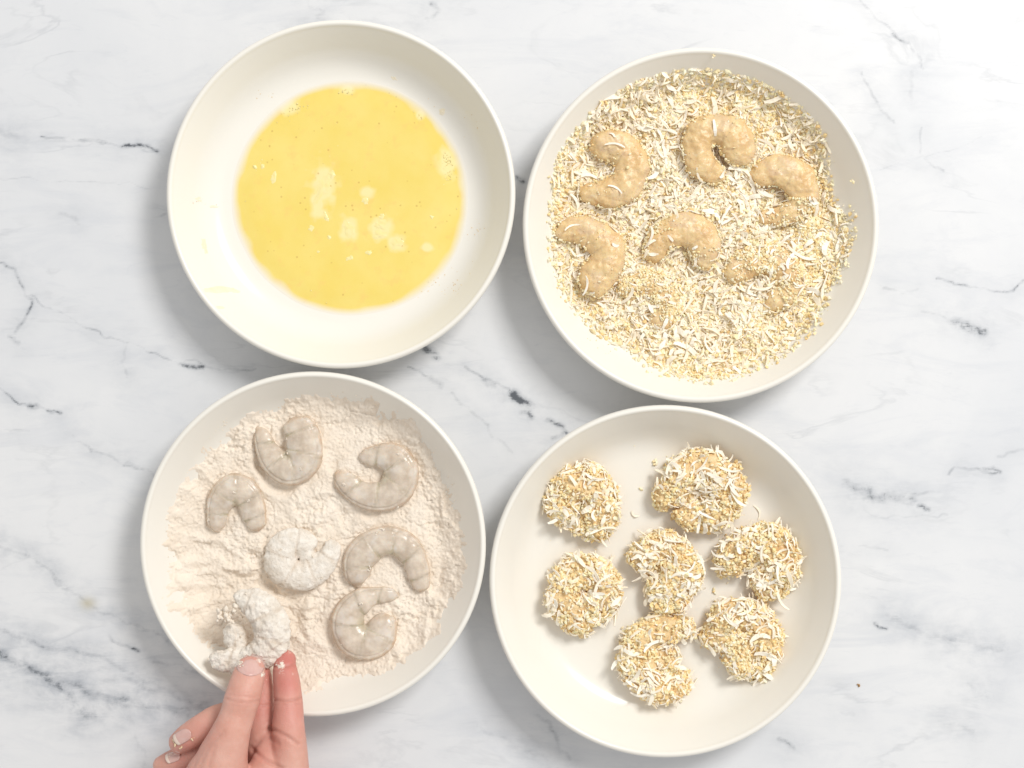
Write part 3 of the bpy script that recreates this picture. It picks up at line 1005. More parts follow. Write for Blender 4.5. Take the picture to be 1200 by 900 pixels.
# ------------------------------------------------------------------ shrimp bodies
def tube(pts, rad_x, rad_z, nseg=28, tilt=0.0):
    """closed tube along 3D points; rad_x in the horizontal plane, rad_z vertical"""
    pts = np.asarray(pts)
    n = len(pts)
    T = np.gradient(pts, axis=0)
    T /= np.linalg.norm(T, axis=1)[:, None] + 1e-12
    N = np.stack([-T[:, 1], T[:, 0], np.zeros(n)], 1)
    N /= np.linalg.norm(N, axis=1)[:, None] + 1e-12
    Bv = np.cross(T, N)
    th = np.linspace(0, 2 * np.pi, nseg, endpoint=False)
    v = pts[:, None, :] + N[:, None, :] * (rad_x[:, None] * np.cos(th))[:, :, None] + Bv[:, None, :] * (rad_z[:, None] * np.sin(th))[:, :, None]
    v = v.reshape(-1, 3)
    f = []
    for i in range(n - 1):
        for j in range(nseg):
            a, b = i * nseg + j, i * nseg + (j + 1) % nseg
            f.append((a, b, b + nseg))
            f.append((a, b + nseg, a + nseg))
    c0, c1 = len(v), len(v) + 1
    v = np.vstack([v, pts[:1] - T[:1] * rad_x[0] * .35, pts[-1:] + T[-1:] * rad_x[-1] * .35])
    for j in range(nseg):
        f.append((c0, (j + 1) % nseg, j))
        a = (n - 1) * nseg
        f.append((c1, a + j, a + (j + 1) % nseg))
    return v, np.array(f)


def remesh(parts, voxel, smooth=2):
    V, F, off = [], [], 0
    for v, f in parts:
        V.append(v)
        F.append(f + off)
        off += len(v)
    me = mesh_np('tmp', np.vstack(V), np.vstack(F))
    o = bpy.data.objects.new('tmp', me)
    C.objects.link(o)
    m = o.modifiers.new('r', 'REMESH')
    m.mode = 'VOXEL'
    m.voxel_size = voxel
    if smooth:
        s = o.modifiers.new('s', 'SMOOTH')
        s.iterations = smooth
        s.factor = 0.5
    dg = bpy.context.evaluated_depsgraph_get()
    dg.update()
    out = bpy.data.meshes.new_from_object(o.evaluated_get(dg))
    bpy.data.objects.remove(o)
    bpy.data.meshes.remove(me)
    n = len(out.vertices)
    v = np.empty(n * 3, np.float32)
    out.vertices.foreach_get('co', v)
    nr = np.empty(n * 3, np.float32)
    out.vertices.foreach_get('normal', nr)
    return out, v.reshape(-1, 3).astype(float), nr.reshape(-1, 3).astype(float)


def set_co(me, v):
    me.vertices.foreach_set('co', np.asarray(v, np.float32).ravel())
    me.update()
    me.polygons.foreach_set('use_smooth', np.full(len(me.polygons), True))


def shrimp_geo(cl, zfun, flat=0.62, lift=0.75, nseg=6, voxel=0.0006, extra=(), seg_amp=0.06):
    """cl: (px, py, r px) list. Returns remeshed body, its verts, normals and per vertex t, side"""
    c = catmull(cl, 72)
    pts, ra = [], []
    zr = np.mean([zfun(*W(p[0], p[1], 0.014)[:2]) for p in c[::9]])
    for (px, py, r) in c:
        a = (max(r, 2.0) + 0.8) * PX
        z = zr + a * flat * lift
        w = W(px, py, z)
        pts.append(w)
        ra.append(a * (H - z) / H)
    pts, ra = np.array(pts), np.array(ra)
    zc = pts[:, 2].copy()
    ker = np.ones(9) / 9
    zc = np.convolve(np.pad(zc, 4, mode='edge'), ker, 'valid')
    pts[:, 2] = zc
    t = np.linspace(0, 1, len(pts))
    ph = (t * nseg) % 1.0
    ra2 = ra * (1 + seg_amp * (ph - 0.5) * sstep(0, 0.1, t)) * (0.5 + 0.5 * sstep(0, 0.07, t)) * (0.6 + 0.4 * sstep(1, 0.95, t))
    v, f = tube(pts, ra2, ra2 * flat)
    parts = [(v, f)] + list(extra)
    me, V, N = remesh(parts, voxel, 2)
    # per vertex parameters
    D = ((V[:, None, :2] - pts[None, :, :2]) ** 2).sum(-1)
    k = D.argmin(1)
    T = np.gradient(pts, axis=0)
    T /= np.linalg.norm(T, axis=1)[:, None]
    Nn = np.stack([-T[:, 1], T[:, 0]], 1)
    side = ((V[:, :2] - pts[k, :2]) * Nn[k]).sum(1) / np.maximum(ra[k], 1e-5)
    # outer side positive
    cen = pts[:, :2].mean(0)
    sgn = np.sign(((pts[:, :2] - cen) * Nn).sum(1).sum())
    side = side * sgn
    tv = t[k]
    return me, V, N, tv, side, pts, ra, k, zr


def body_attrs(me, V, N, tv, side, nseg, rng, pts, dust=0.0, inner=True):
    ph = np.abs(((tv * nseg + 0.12 * side) % 1.0) - 0.0)
    ph = np.minimum(ph, 1 - ph)
    joint = np.exp(-(ph / 0.075) ** 2) * sstep(-0.2, 0.3, N[:, 2]) * sstep(0.03, .12, tv) * (1 - sstep(0.9, 0.98, tv))
    attr_f(me, 'joint', joint)
    endt = np.maximum(1 - sstep(0, 0.09, tv), sstep(0.93, 1, tv))
    edge = np.maximum(sstep(0.78, 1.0, side), endt * 0.85)
    attr_f(me, 'edge', edge)
    cen = pts[24:50, :2].mean(0) if inner else None
    d = np.sqrt(((V[:, :2] - cen) ** 2).sum(1))
    gut = sstep(-0.45, -0.95, side) * np.exp(-(d / 0.0065) ** 2)
    gut = np.maximum(gut, 0.55 * joint * sstep(0.1, -0.8, side))
    attr_f(me, 'gut', gut)
    milky = sstep(0.1, 0.6, fbm(V, 160, 3, int(rng.integers(99)))) * sstep(0.0, 0.7, N[:, 2]) * (1 - joint)
    attr_f(me, 'milky', milky)
    dn = sstep(0.45, -0.2, N[:, 2]) * 0.85 + dust * sstep(-0.1, 0.5, fbm(V, 220, 3, int(rng.integers(99))))
    attr_f(me, 'dust', np.clip(dn, 0, 1.3))
    return joint


RAW = [
    ([(302, 499, 5), (307, 511, 9), (313, 527, 13), (323, 542, 16), (337, 550, 18), (351, 545, 20), (357, 530, 21), (355, 512, 20), (348, 498, 17), (345, 490, 12)],
     'raw grey shrimp with its tail tight along its side, topmost in the flour', 'raw'),
    ([(394, 552, 6), (404, 564, 12), (418, 576, 14), (436, 582, 16), (454, 580, 18), (467, 568, 20), (470, 553, 20), (462, 539, 19), (447, 534, 14), (432, 535, 10), (421, 534, 6)],
     'largest raw shrimp, curled nearly shut, at the upper right of the flour', 'raw'),
    ([(255, 623, 9), (254, 608, 11), (257, 592, 14), (266, 577, 17), (279, 572, 17), (290, 581, 16), (296, 596, 15), (300, 611, 12), (304, 621, 8)],
     'small raw shrimp arched like a horseshoe near the left edge of the flour', 'raw'),
    ([(372, 634, 9), (358, 636, 15), (341, 637, 18), (329, 650, 19), (333, 667, 19), (350, 675, 17), (367, 671, 16), (380, 659, 14), (388, 645, 11), (391, 633, 8)],
     'flour covered white shrimp curled in a ring in the middle of the flour', 'floured'),
    ([(420, 689, 6), (418, 674, 14), (421, 655, 18), (435, 640, 18), (453, 633, 16), (470, 637, 16), (483, 650, 15), (490, 668, 13), (493, 684, 11), (494, 693, 6)],
     'wide open raw shrimp bent like an arch at the right of the floured ring', 'raw'),
    ([(468, 698, 5), (455, 697, 8), (440, 698, 10), (425, 703, 14), (412, 714, 17), (407, 732, 19), (415, 749, 20), (431, 754, 19), (444, 747, 19), (448, 733, 17), (447, 720, 13)],
     'raw shrimp with tail pointing right across its top, lowest in the flour', 'raw'),
]


def lumps(parent, n, V, N, rng, zmin=0.3):
    ok = np.where(N[:, 2] > zmin)[0]
    for i in rng.choice(ok, n, replace=False):
        s = rng.uniform(0.00035, 0.0007)
        pts = V[i] + rng.normal(0, s * 0.8, (6, 3)) * np.array([1, 1, .4])
        me = crumbs_mesh('flour_lump', pts, np.full(6, s), rng)
        me.materials.clear()
        me.materials.append(M['lump'])
        for p in me.polygons:
            p.use_smooth = True
        link('flour_lump', me, None, parent, loc=tuple(V[i]))


SHR_RNG = np.random.default_rng(21)
for i, (cl, lab, kind) in enumerate(RAW):
    g = 'raw shrimp lying in the flour' if kind == 'raw' else None
    ex = []
    if kind == 'floured':      # the inner curl is packed with flour
        q = W(360, 653, 0.0)
        zq = flour_z(q[0], q[1]) + 0.003
        ex = [tube(np.array([W(353 + a, 657 - a * .5, zq) for a in (0, 4, 8, 12, 16)]), np.array([.002, .0034, .0036, .0034, .002]), np.array([.002, .003, .003, .003, .002]), 16)]
    me, V, N, tv, side, pts, ra, k, zr = shrimp_geo(cl, flour_z, flat=0.54, lift=0.55, extra=ex)
    body_attrs(me, V, N, tv, side, 6, SHR_RNG, pts, dust=0.12)
    if kind == 'raw':
        ph = (tv * 6 + 0.12 * side) % 1.0
        V2 = V + N * (0.00035 * fbm(V, 260, 3, i) + 0.00025 * (ph - 0.5) - 0.00018 * np.exp(-(np.minimum(ph, 1 - ph) / 0.05) ** 2))[:, None]
        # the cut along the back
        V2 -= N * (0.0005 * np.exp(-((side - 0.74) / 0.06) ** 2) * (N[:, 2] > 0))[:, None]
    else:
        ph = (tv * 6) % 1.0
        V2 = V + N * (0.0006 * fbm(V, 420, 4, i) + 0.00035 * fbm(V, 1300, 2, 4) - 0.0004 * np.exp(-(np.minimum(ph, 1 - ph) / 0.05) ** 2))[:, None]
    set_co(me, V2)
    base = (pts[:, 0].mean(), pts[:, 1].mean(), zr)
    o = link('raw_shrimp' if kind == 'raw' else 'floured_shrimp', me, M['raw' if kind == 'raw' else 'floured'], loc=base)
    tag(o, lab, 'shrimp', g)
    lumps(o, 3, V2, N, SHR_RNG)

# ------------------------------------------------------------------ crumb bed in the upper right bowl
BED_POLY = [(668, 165), (690, 140), (712, 118), (735, 104), (760, 84), (800, 76), (840, 74), (875, 80), (900, 96), (925, 120), (948, 142), (962, 165), (966, 200), (974, 235),
            (990, 252), (994, 280), (986, 310), (968, 340), (955, 372), (935, 398), (905, 420), (868, 438), (830, 446), (795, 440), (760, 428), (735, 408), (705, 392), (682, 370),
            (664, 345), (652, 318), (648, 285), (648, 235), (650, 200), (654, 180)]


def bed_h(x, y):
    x = np.asarray(x, float).ravel()
    y = np.asarray(y, float).ravel()
    px, py = topx(x, y, 0.012)
    p = P3(px, py)
    sd = poly_sd(px, py, BED_POLY) + 8 * fbm(p, 1 / 18., 3, 131)
    sd = np.minimum(sd, (0.87 * B2.R - np.hypot(x - B2.c[0], y - B2.c[1])) / PX + 6 * fbm(p, 1 / 9., 3, 132))
    h = -0.0015 + 0.0045 * sstep(-4, 30, sd) + 0.0030 * sstep(15, 110, sd)
    h = h + (0.0042 * fbm(p, 1 / 38., 3, 12) + 0.0013 * fbm(p, 1 / 11., 3, 19)) * sstep(-4, 25, sd)
    h = h - 0.0022 * np.exp(-(line_d(px, py, [(818, 330), (826, 362)]) / 13) ** 2)
    b, s2 = worley(p, 1 / 3.8, 5)
    return h + 0.0007 * (0.5 - b) * sstep(-4, 6, sd)


def bed_z(x, y):
    return float(B2.z(x, y) + bed_h(np.array([x]), np.array([y]))[0])


mix = empty('breadcrumb_coconut_mix', (B2.c[0], B2.c[1], 0.0056))
tag(mix, 'mound of golden breadcrumbs and shredded white coconut filling the upper right bowl', 'crumb coating')
bed = link('crumb_bed', bed_mesh('crumb_bed', B2, bed_h, 0.0075, M['bed'], 0.93), M['bed'], mix, loc=(B2.c[0], B2.c[1], 0.0056))
bed['kind'] = 'stuff'

BAT = [
    ([(692, 176, 7), (705, 172, 15), (721, 171, 18), (737, 182, 19), (740, 202, 20), (730, 219, 19), (712, 226, 17), (694, 226, 13), (679, 224, 8)],
     'battered beige shrimp at the upper left of the crumb mix, open to the left', 0.68),
    ([(849, 211, 6), (837, 204, 12), (823, 193, 16), (817, 173, 17), (825, 155, 18), (843, 152, 18), (860, 161, 20), (866, 178, 19), (861, 192, 12)],
     'topmost battered shrimp in the crumb mix, curled almost into a ring', 0.82),
    ([(878, 206, 10), (893, 203, 15), (912, 200, 18), (932, 207, 20), (941, 225, 18), (936, 243, 14), (920, 252, 11), (902, 254, 9), (888, 254, 7)],
     'battered shrimp touching the ringed one on its right, lower end buried in crumbs', 0.6),
    ([(651, 273, 9), (666, 270, 13), (684, 271, 16), (702, 279, 19), (713, 296, 20), (708, 315, 20), (697, 329, 19), (687, 340, 13)],
     'battered shrimp lying against the left wall of the bowl, hook shaped and bare of coconut', 0.72),
    ([(767, 308, 9), (768, 294, 13), (776, 279, 16), (793, 270, 18), (812, 270, 19), (824, 284, 19), (824, 302, 16), (818, 314, 10)],
     'battered shrimp in the centre of the crumb mix, arched with a few crumbs on top', 0.6),
    ([(858, 332, 11), (865, 316, 15), (885, 306, 17), (905, 306, 18), (921, 318, 18), (927, 335, 16), (915, 349, 13), (898, 356, 9)],
     'battered shrimp half buried under crumbs and coconut at the lower right of the mix', 0.24),
    ([(735, 352, 12), (742, 340, 16), (758, 334, 18), (775, 340, 18), (783, 356, 17), (776, 372, 14), (764, 380, 10)],
     'battered shrimp almost wholly covered by crumbs and coconut at the bottom of the mix', -0.02),
]
bat_info = []
for i, (cl, lab, lift) in enumerate(BAT):
    me, V, N, tv, side, pts, ra, k, zr = shrimp_geo(cl, bed_z, flat=0.60, lift=lift, seg_amp=0.03)
    body_attrs(me, V, N, tv, side, 6, SHR_RNG, pts)
    ph = (tv * 6) % 1.0
    V2 = V + N * (0.0017 * fbm(V, 120, 3, 40 + i) + 0.0005 * fbm(V, 420, 3, 5) - 0.0001 * np.exp(-(np.minimum(ph, 1 - ph) / 0.07) ** 2))[:, None]
    set_co(me, V2)
    o = link('battered_shrimp', me, M['batter'], loc=(pts[:, 0].mean(), pts[:, 1].mean(), zr))
    tag(o, lab, 'shrimp', 'battered shrimp in the crumb mix')
    bat_info.append((o, V2, N, i))

# crumbs over the bed
rc = np.random.default_rng(77)
bats = np.concatenate([b[1] for b in bat_info[:5]])
# coarse map of where battered shrimp stand proud
gx = np.floor((bats[:, 0] - B2.c[0]) / 0.0015).astype(int) + 100
gy = np.floor((bats[:, 1] - B2.c[1]) / 0.0015).astype(int) + 100
proud = np.zeros((200, 200))
np.maximum.at(proud, (gy, gx), bats[:, 2])


def bed_points(n, rng, sdmin=-3, keep_fn=None):
    out = []
    while len(out) < n:
        a = rng.uniform(640, 1000, 4000)
        b = rng.uniform(66, 452, 4000)
        sd = poly_sd(a, b, BED_POLY)
        ok = sd > sdmin * rng.uniform(0.0, 1.5, 4000) ** 3
        if keep_fn is not None:
            ok &= rng.uniform(size=4000) < keep_fn(a, b)
        k = PX * (H - 0.012) / H
        x, y = (a[ok] - 600) * k, (450 - b[ok]) * k
        z = B2.z(x, y) + bed_h(x, y)
        zz = proud[np.clip(np.floor((y - B2.c[1]) / 0.0015).astype(int) + 100, 0, 199), np.clip(np.floor((x - B2.c[0]) / 0.0015).astype(int) + 100, 0, 199)]
        inb = np.hypot(x - B2.c[0], y - B2.c[1]) < 0.895 * B2.R
        free = inb & ((zz < z + 0.001) | (rng.uniform(size=len(z)) < 0.0))
        z = np.maximum(z, B2.z(x, y) + 0.0003)
        out += list(np.stack([x, y, z], 1)[free])
    return np.array(out[:n])


def crumb_density(a, b):
    edge = sstep(60, 5, poly_sd(a, b, BED_POLY))
    top = np.exp(-(((a - 870) / 70) ** 2 + ((b - 105) / 40) ** 2))
    right = np.exp(-(((a - 965) / 32) ** 2 + ((b - 290) / 55) ** 2))
    return np.clip(0.45 + 0.4 * edge + top + right, 0, 1)


def shred_density(a, b):
    return np.clip(1.05 - crumb_density(a, b) * 0.75 + 0.1, 0.06, 1)


pts = bed_points(10500, rc, keep_fn=crumb_density)
pts[:, 2] += rc.uniform(-0.0003, 0.0009, len(pts))
o = link('breadcrumbs', crumbs_mesh('breadcrumbs', pts, rc.uniform(0.0006, 0.0016, len(pts)), rc), None, mix, loc=tuple(mix.location))
o['kind'] = 'stuff'
shred_mat = mat_vcol('coconut_fines', 0.6, 0.0, 0.2)
sp = bed_points(3200, rc, sdmin=-2, keep_fn=shred_density)
items = []
for p in sp:
    n = Vector((rc.normal(0, .25), rc.normal(0, .25), 1))
    items.append((p + np.array([0, 0, rc.uniform(0.0001, 0.0011)]), n, rc.uniform(0, 6.28), rc.normal(0, .22), rc.normal(0, .5), rc.uniform(0.45, 1.0)))
shred_stuff('coconut_flakes', items, mix, rc, shred_mat)
def heaps(a, b):
    r = np.zeros(a.shape)
    for (x, y, w) in [(768, 362, 30), (895, 330, 34), (750, 130, 26), (780, 232, 28), (830, 400, 26), (930, 160, 18), (700, 130, 18), (860, 265, 22)]:
        r = np.maximum(r, np.exp(-(((a - x) ** 2 + (b - y) ** 2) / w ** 2)))
    return r


hp = bed_points(750, rc, sdmin=2, keep_fn=heaps)
items = []
for p in hp:
    a, b = topx(p[0], p[1], p[2])
    up_ = 0.0034 * float(heaps(np.array([a]), np.array([b]))[0]) * rc.uniform(0, 1)
    items.append((p + np.array([0, 0, up_ + 0.0006]), Vector((rc.normal(0, .35), rc.normal(0, .35), 1)), rc.uniform(0, 6.28), rc.normal(0, .25), rc.normal(0, .5), rc.uniform(0.55, 1.15)))
shred_stuff('coconut_heap', items, mix, rc, shred_mat)
hp = bed_points(1400, rc, sdmin=2, keep_fn=heaps)
hp[:, 2] += rc.uniform(0.0, 0.003, len(hp))
o = link('breadcrumbs', crumbs_mesh('breadcrumbs', hp, rc.uniform(0.0006, 0.0016, len(hp)), rc), None, mix, loc=tuple(mix.location))
o['kind'] = 'stuff'
sp = bed_points(300, rc, sdmin=2, keep_fn=shred_density)
for p in sp:
    n = Vector((rc.normal(0, .2), rc.normal(0, .2), 1))
    place_shred(mix, p + np.array([0, 0, rc.uniform(0.0009, 0.0019)]), n, rc.uniform(0, 6.28), rc.normal(0, .16), rc.normal(0, .4), rc.uniform(0.95, 1.5), rc)
# what clings to the battered shrimp
for (o, V, N, i) in bat_info:
    ncr, nsh = [(28, 4), (22, 3), (200, 10), (24, 4), (150, 9), (900, 34), (1500, 40)][i]
    low = rc.uniform(size=len(V))
    ok = np.where((N[:, 2] > 0.15) & (low > 0.3))[0]
    if i == 2:   # lower, buried arm
        px, py = topx(V[:, 0], V[:, 1], V[:, 2])
        ok = np.where((N[:, 2] > 0.1) & (py > 232))[0]
    if i == 4:
        px, py = topx(V[:, 0], V[:, 1], V[:, 2])
        ok = np.where((N[:, 2] > 0.1) & ((px < 790) | (py > 290)))[0]
    low = np.where((N[:, 2] < 0.45) & (N[:, 2] > -0.3) & (V[:, 2] < np.percentile(V[:, 2], 62)))[0]
    pw = np.exp(4.0 * fbm(V[ok], 120, 2, 900 + i))
    sel = np.concatenate([rc.choice(ok, ncr, p=pw / pw.sum()), rc.choice(low, 260)])
    ncr += 260
    me = crumbs_mesh('clinging_crumbs', V[sel] + N[sel] * 0.0004, rc.uniform(0.0004, 0.0011, ncr), rc)
    c = link('clinging_crumbs', me, None, o, loc=tuple(o.location))
    c['kind'] = 'stuff'
    for s in np.concatenate([rc.choice(ok, nsh), rc.choice(low, 9)]):
        place_shred(o, V[s] + N[s] * 0.0006, N[s], rc.uniform(0, 6.28), rc.normal(0, .15), rc.normal(0, .3), rc.uniform(0.6, 1.0), rc)

# ------------------------------------------------------------------ breaded shrimp in the lower right bowl
BRD = [
    ([(690, 630, 11), (700, 612, 18), (704, 590, 20), (692, 570, 22), (669, 572, 22), (659, 591, 19), (672, 604, 20)],
     'crumbed shrimp narrowing to a point below, at the upper left of its bowl'),
    ([(772, 595, 10), (785, 577, 18), (800, 558, 21), (822, 550, 21), (845, 562, 23), (852, 583, 21), (838, 600, 18), (815, 604, 17), (806, 588, 18)],
     'largest crumbed shrimp, a wide round clump, topmost in its bowl'),
    ([(752, 634, 14), (758, 650, 19), (774, 642, 18), (790, 655, 21), (797, 673, 22), (789, 694, 19), (776, 700, 16), (778, 672, 19)],
     'crumbed shrimp lying slantwise in the middle of the group of seven'),
    ([(682, 747, 9), (679, 733, 14), (670, 714, 20), (662, 692, 19), (676, 673, 19), (698, 676, 20), (708, 695, 18), (699, 714, 16), (686, 698, 20)],
     'shaggy round crumbed shrimp at the left, below the pointed one'),
    ([(846, 671, 10), (858, 655, 17), (878, 640, 19), (900, 633, 17), (915, 648, 18), (913, 670, 18), (899, 690, 14), (893, 664, 14)],
     'crumbed shrimp bent over to the left, nearest the right wall of its bowl'),
    ([(842, 760, 15), (840, 740, 14), (855, 723, 18), (878, 723, 18), (896, 738, 17), (898, 759, 17), (890, 782, 14), (868, 770, 17), (866, 747, 20)],
     'crumbed shrimp with long coconut strips at the lower right of its group'),
    ([(815, 744, 9), (797, 736, 13), (775, 739, 17), (753, 753, 19), (746, 773, 20), (758, 794, 19), (778, 806, 18), (796, 798, 13), (807, 790, 7)],
     'crumbed shrimp open to the right like a letter C, lowest in the bowl'),
]
rb = np.random.default_rng(99)
FILL = [(682, 600, 23), (815, 584, 20), (775, 670, 20), (690, 706, 20), (893, 655, 13), (868, 750, 23), (774, 772, 19)]


def b4_z(x, y):
    return float(B4.z(x, y))


for i, (cl, lab) in enumerate(BRD):
    fx, fy, frr = FILL[i]
    fth = np.linspace(-0.98, 0.98, 14)
    fp = np.array([W(fx + frr * u, fy, 0.0105) for u in fth])
    fr_ = frr * PX * np.sqrt(1 - fth ** 2)
    fill = tube(fp, fr_, fr_ * 0.5, 22)
    me, V, N, tv, side, pts, ra, k, zr = shrimp_geo(cl, b4_z, flat=0.74, lift=0.9, voxel=0.0007, seg_amp=0.0, extra=[fill])
    V2 = V + N * (0.0030 * fbm(V, 130, 3, 70 + i) + 0.0012 * fbm(V, 420, 2, 7))[:, None]
    V2[:, 2] = np.maximum(V2[:, 2], 0.0059)
    set_co(me, V2)
    root = empty('breaded_shrimp', (pts[:, 0].mean(), pts[:, 1].mean(), zr))
    tag(root, lab, 'shrimp', 'coconut crumbed shrimp set out on the bare bowl')
    body = link('shrimp_body', me, M['core'] if i != 4 else M['batter'], root, loc=tuple(root.location))
    for nm in ('joint', 'gut'):
        attr_f(me, nm, np.zeros(len(V)))
    ok = np.where(N[:, 2] > -0.35)[0]
    n = 1300
    gold = np.exp(2.0 * fbm(V2[ok], 110, 2, 500 + i))
    sel = rb.choice(ok, n, p=gold / gold.sum())
    pv = V2[sel] + N[sel] * rb.uniform(0.0, 0.0013, (n, 1))
    pv[:, 2] = np.maximum(pv[:, 2], 0.0064)
    sz = rb.uniform(0.0006, 0.0015, n)
    # some crumbs stray just outside the outline
    ns = 26
    sel = rb.choice(np.where(np.abs(N[:, 2]) < 0.4)[0], ns)
    st = V2[sel] + N[sel] * rb.uniform(0.0006, 0.0045, (ns, 1)) * rb.uniform(0.2, 1, (ns, 1))
    st[:, 2] = 0.0064
    pv = np.vstack([pv, st])
    sz = np.concatenate([sz, rb.uniform(0.0004, 0.0008, ns)])
    cr = link('crumb_coating', crumbs_mesh('crumb_coating', pv, sz, rb, probs=(.27, .20, .24, .10, .13, .06)), None, root, loc=tuple(root.location))
    cr['kind'] = 'stuff'
    up = np.where((N[:, 2] > 0.0))[0]
    # patches: coconut rich and coconut poor areas
    pat = fbm(V2, 90, 2, 300 + i)
    wgt = np.exp(pat[up] * 2.2)
    wgt /= wgt.sum()
    its = []
    for s in rb.choice(up, 150, p=wgt):
        its.append((V2[s] + N[s] * rb.uniform(0.0004, 0.0014), N[s] + rb.normal(0, .25, 3), rb.uniform(0, 6.28), rb.normal(0, .3), rb.normal(0, .5), rb.uniform(0.45, 0.9)))
    shred_stuff('coconut_flakes', its, root, rb, shred_mat)
    rim = np.where(np.abs(N[:, 2]) < 0.45)[0]
    for s in rb.choice(rim, 16):
        oa = math.atan2(N[s, 1], N[s, 0]) + rb.normal(0, .7)
        p = V2[s] + N[s] * rb.uniform(0.0005, 0.0016)
        p[2] = max(p[2], 0.0075)
        place_shred(root, p, np.array([N[s, 0] * .3, N[s, 1] * .3, 1.0]), oa, rb.normal(0.0, .2), rb.normal(0, .5), rb.uniform(0.5, 0.85), rb)
    for s in rb.choice(up, 64, p=wgt):
        nn = N[s] + np.array([0, 0, 0.5]) + rb.normal(0, .2, 3)
        place_shred(root, V2[s] + N[s] * rb.uniform(0.0009, 0.0018), nn, rb.uniform(0, 6.28), rb.normal(0, .3), rb.normal(0, .4), rb.uniform(0.7, 1.3), rb)

# strays
def stray_crumb(px, py, bowl, size, label, mat=None, group='stray crumbs', name='breadcrumb', z=None):
    zz = bowl.z(*W(px, py, 0.008)[:2]) if bowl else 0.0
    zz = float(zz)
    c = W(px, py, zz)
    n = 5
    p = c + rb.normal(0, size * 0.5, (n, 3)) * np.array([1, 1, 0.2]) + np.array([0, 0, size * 0.5])
    me = crumbs_mesh(name, p, np.full(n, size * 0.8), rb)
    if mat:
        me.materials.clear()
        me.materials.append(mat)
    o = link(name, me, None, None, loc=(c[0], c[1], zz))
    tag(o, label, 'crumb', group)


stray_crumb(768, 541, B4, 0.0013, 'stray golden crumb beside the topmost crumbed shrimp, upper of two')
stray_crumb(751, 573, B4, 0.0011, 'small pale crumb on bare bowl between the two uppermost crumbed shrimp')
stray_crumb(838, 692, B4, 0.0013, 'golden crumb lying below the left tip of the rightmost crumbed shrimp')
stray_crumb(998, 213, B2, 0.0011, 'single crumb stuck on the shaded right wall of the crumb bowl')
stray_crumb(836, 66, B2, 0.0010, 'single crumb stuck at the top rim of the crumb bowl')
stray_crumb(1006, 803, None, 0.0009, 'tiny brown crumb alone on the marble at lower right', M['brown'], None)
for (px, py, ang, s, lab, kd) in [(831, 824, 1.75, 0.95, 'single white coconut shred on the bare bowl below the crumbed shrimp', 1),
                                  (744, 603, 2.6, 0.7, 'pale coconut shred on bare bowl between the upper left pair of crumbed shrimp', 6),
                                  (888, 600, 1.9, 0.8, 'pale coconut shred on bare bowl above the rightmost crumbed shrimp', 9),
                                  (828, 655, 0.6, 1.0, 'coconut shred bridging the gap between the middle and rightmost crumbed shrimp', 5)]:
    c = W(px, py, 0.0068)
    o = place_shred(None, c, (0, 0, 1), ang, 0.0, 0.1, s, rb, kd)
    tag(o, lab, 'coconut shred', 'loose coconut shreds on the bare bowl')

# fine crumbs and flour dust that stuck to the walls
def dust(name, bowl, spots, rng, parent, cols, size=(0.0002, 0.00045)):
    P = []
    for (x, y, sx, sy, n) in spots:
        a = rng.normal(x, sx, n)
        b = rng.normal(y, sy, n)
        for u, w in zip(a, b):
            p = W(u, w, 0.012)
            z = float(bowl.z(p[0], p[1]))
            if math.hypot(p[0] - bowl.c[0], p[1] - bowl.c[1]) > 0.90 * bowl.R:
                continue
            p = W(u, w, z)
            P.append((p[0], p[1], float(bowl.z(p[0], p[1]))))
    P = np.array(P)
    me = crumbs_mesh(name, P, rng.uniform(size[0], size[1], len(P)), rng, cols=np.array(cols), probs=np.full(len(cols), 1 / len(cols)))
    o = link(name, me, None, parent, loc=tuple(parent.location))
    o['kind'] = 'stuff'


dust('egg_specks', B1, [(530, 330, 18, 12, 34), (508, 345, 14, 10, 22), (560, 268, 6, 10, 12), (535, 335, 6, 5, 12), (310, 110, 8, 6, 6), (240, 235, 8, 4, 8), (540, 140, 18, 20, 12)], rb, B1.o,
     [(0.78, 0.60, 0.34), (0.84, 0.74, 0.52), (0.66, 0.44, 0.2)])
dust('fine_crumbs', B2, [(985, 220, 10, 40, 30), (960, 150, 14, 20, 18), (990, 330, 12, 20, 20), (700, 405, 20, 14, 40), (940, 410, 18, 14, 40), (655, 160, 6, 12, 8), (840, 75, 40, 8, 30)], rb, B2.o,
     [(0.86, 0.77, 0.52), (0.88, 0.82, 0.66), (0.80, 0.66, 0.36)], (0.00025, 0.0006))
dust('flour_dust', B3, [(250, 490, 20, 14, 70), (195, 600, 8, 40, 70), (215, 735, 14, 14, 70), (530, 540, 10, 26, 60), (430, 460, 40, 8, 50), (520, 760, 14, 12, 40), (400, 815, 30, 6, 40), (250, 775, 14, 8, 20)], rb, B3.o,
     [(0.83, 0.74, 0.62), (0.86, 0.79, 0.68)], (0.0002, 0.0006))
dust('fine_crumbs', B4, [(780, 690, 70, 70, 90), (850, 690, 40, 50, 40)], rb, B4.o, [(0.86, 0.77, 0.52), (0.88, 0.84, 0.72)], (0.00018, 0.0004))

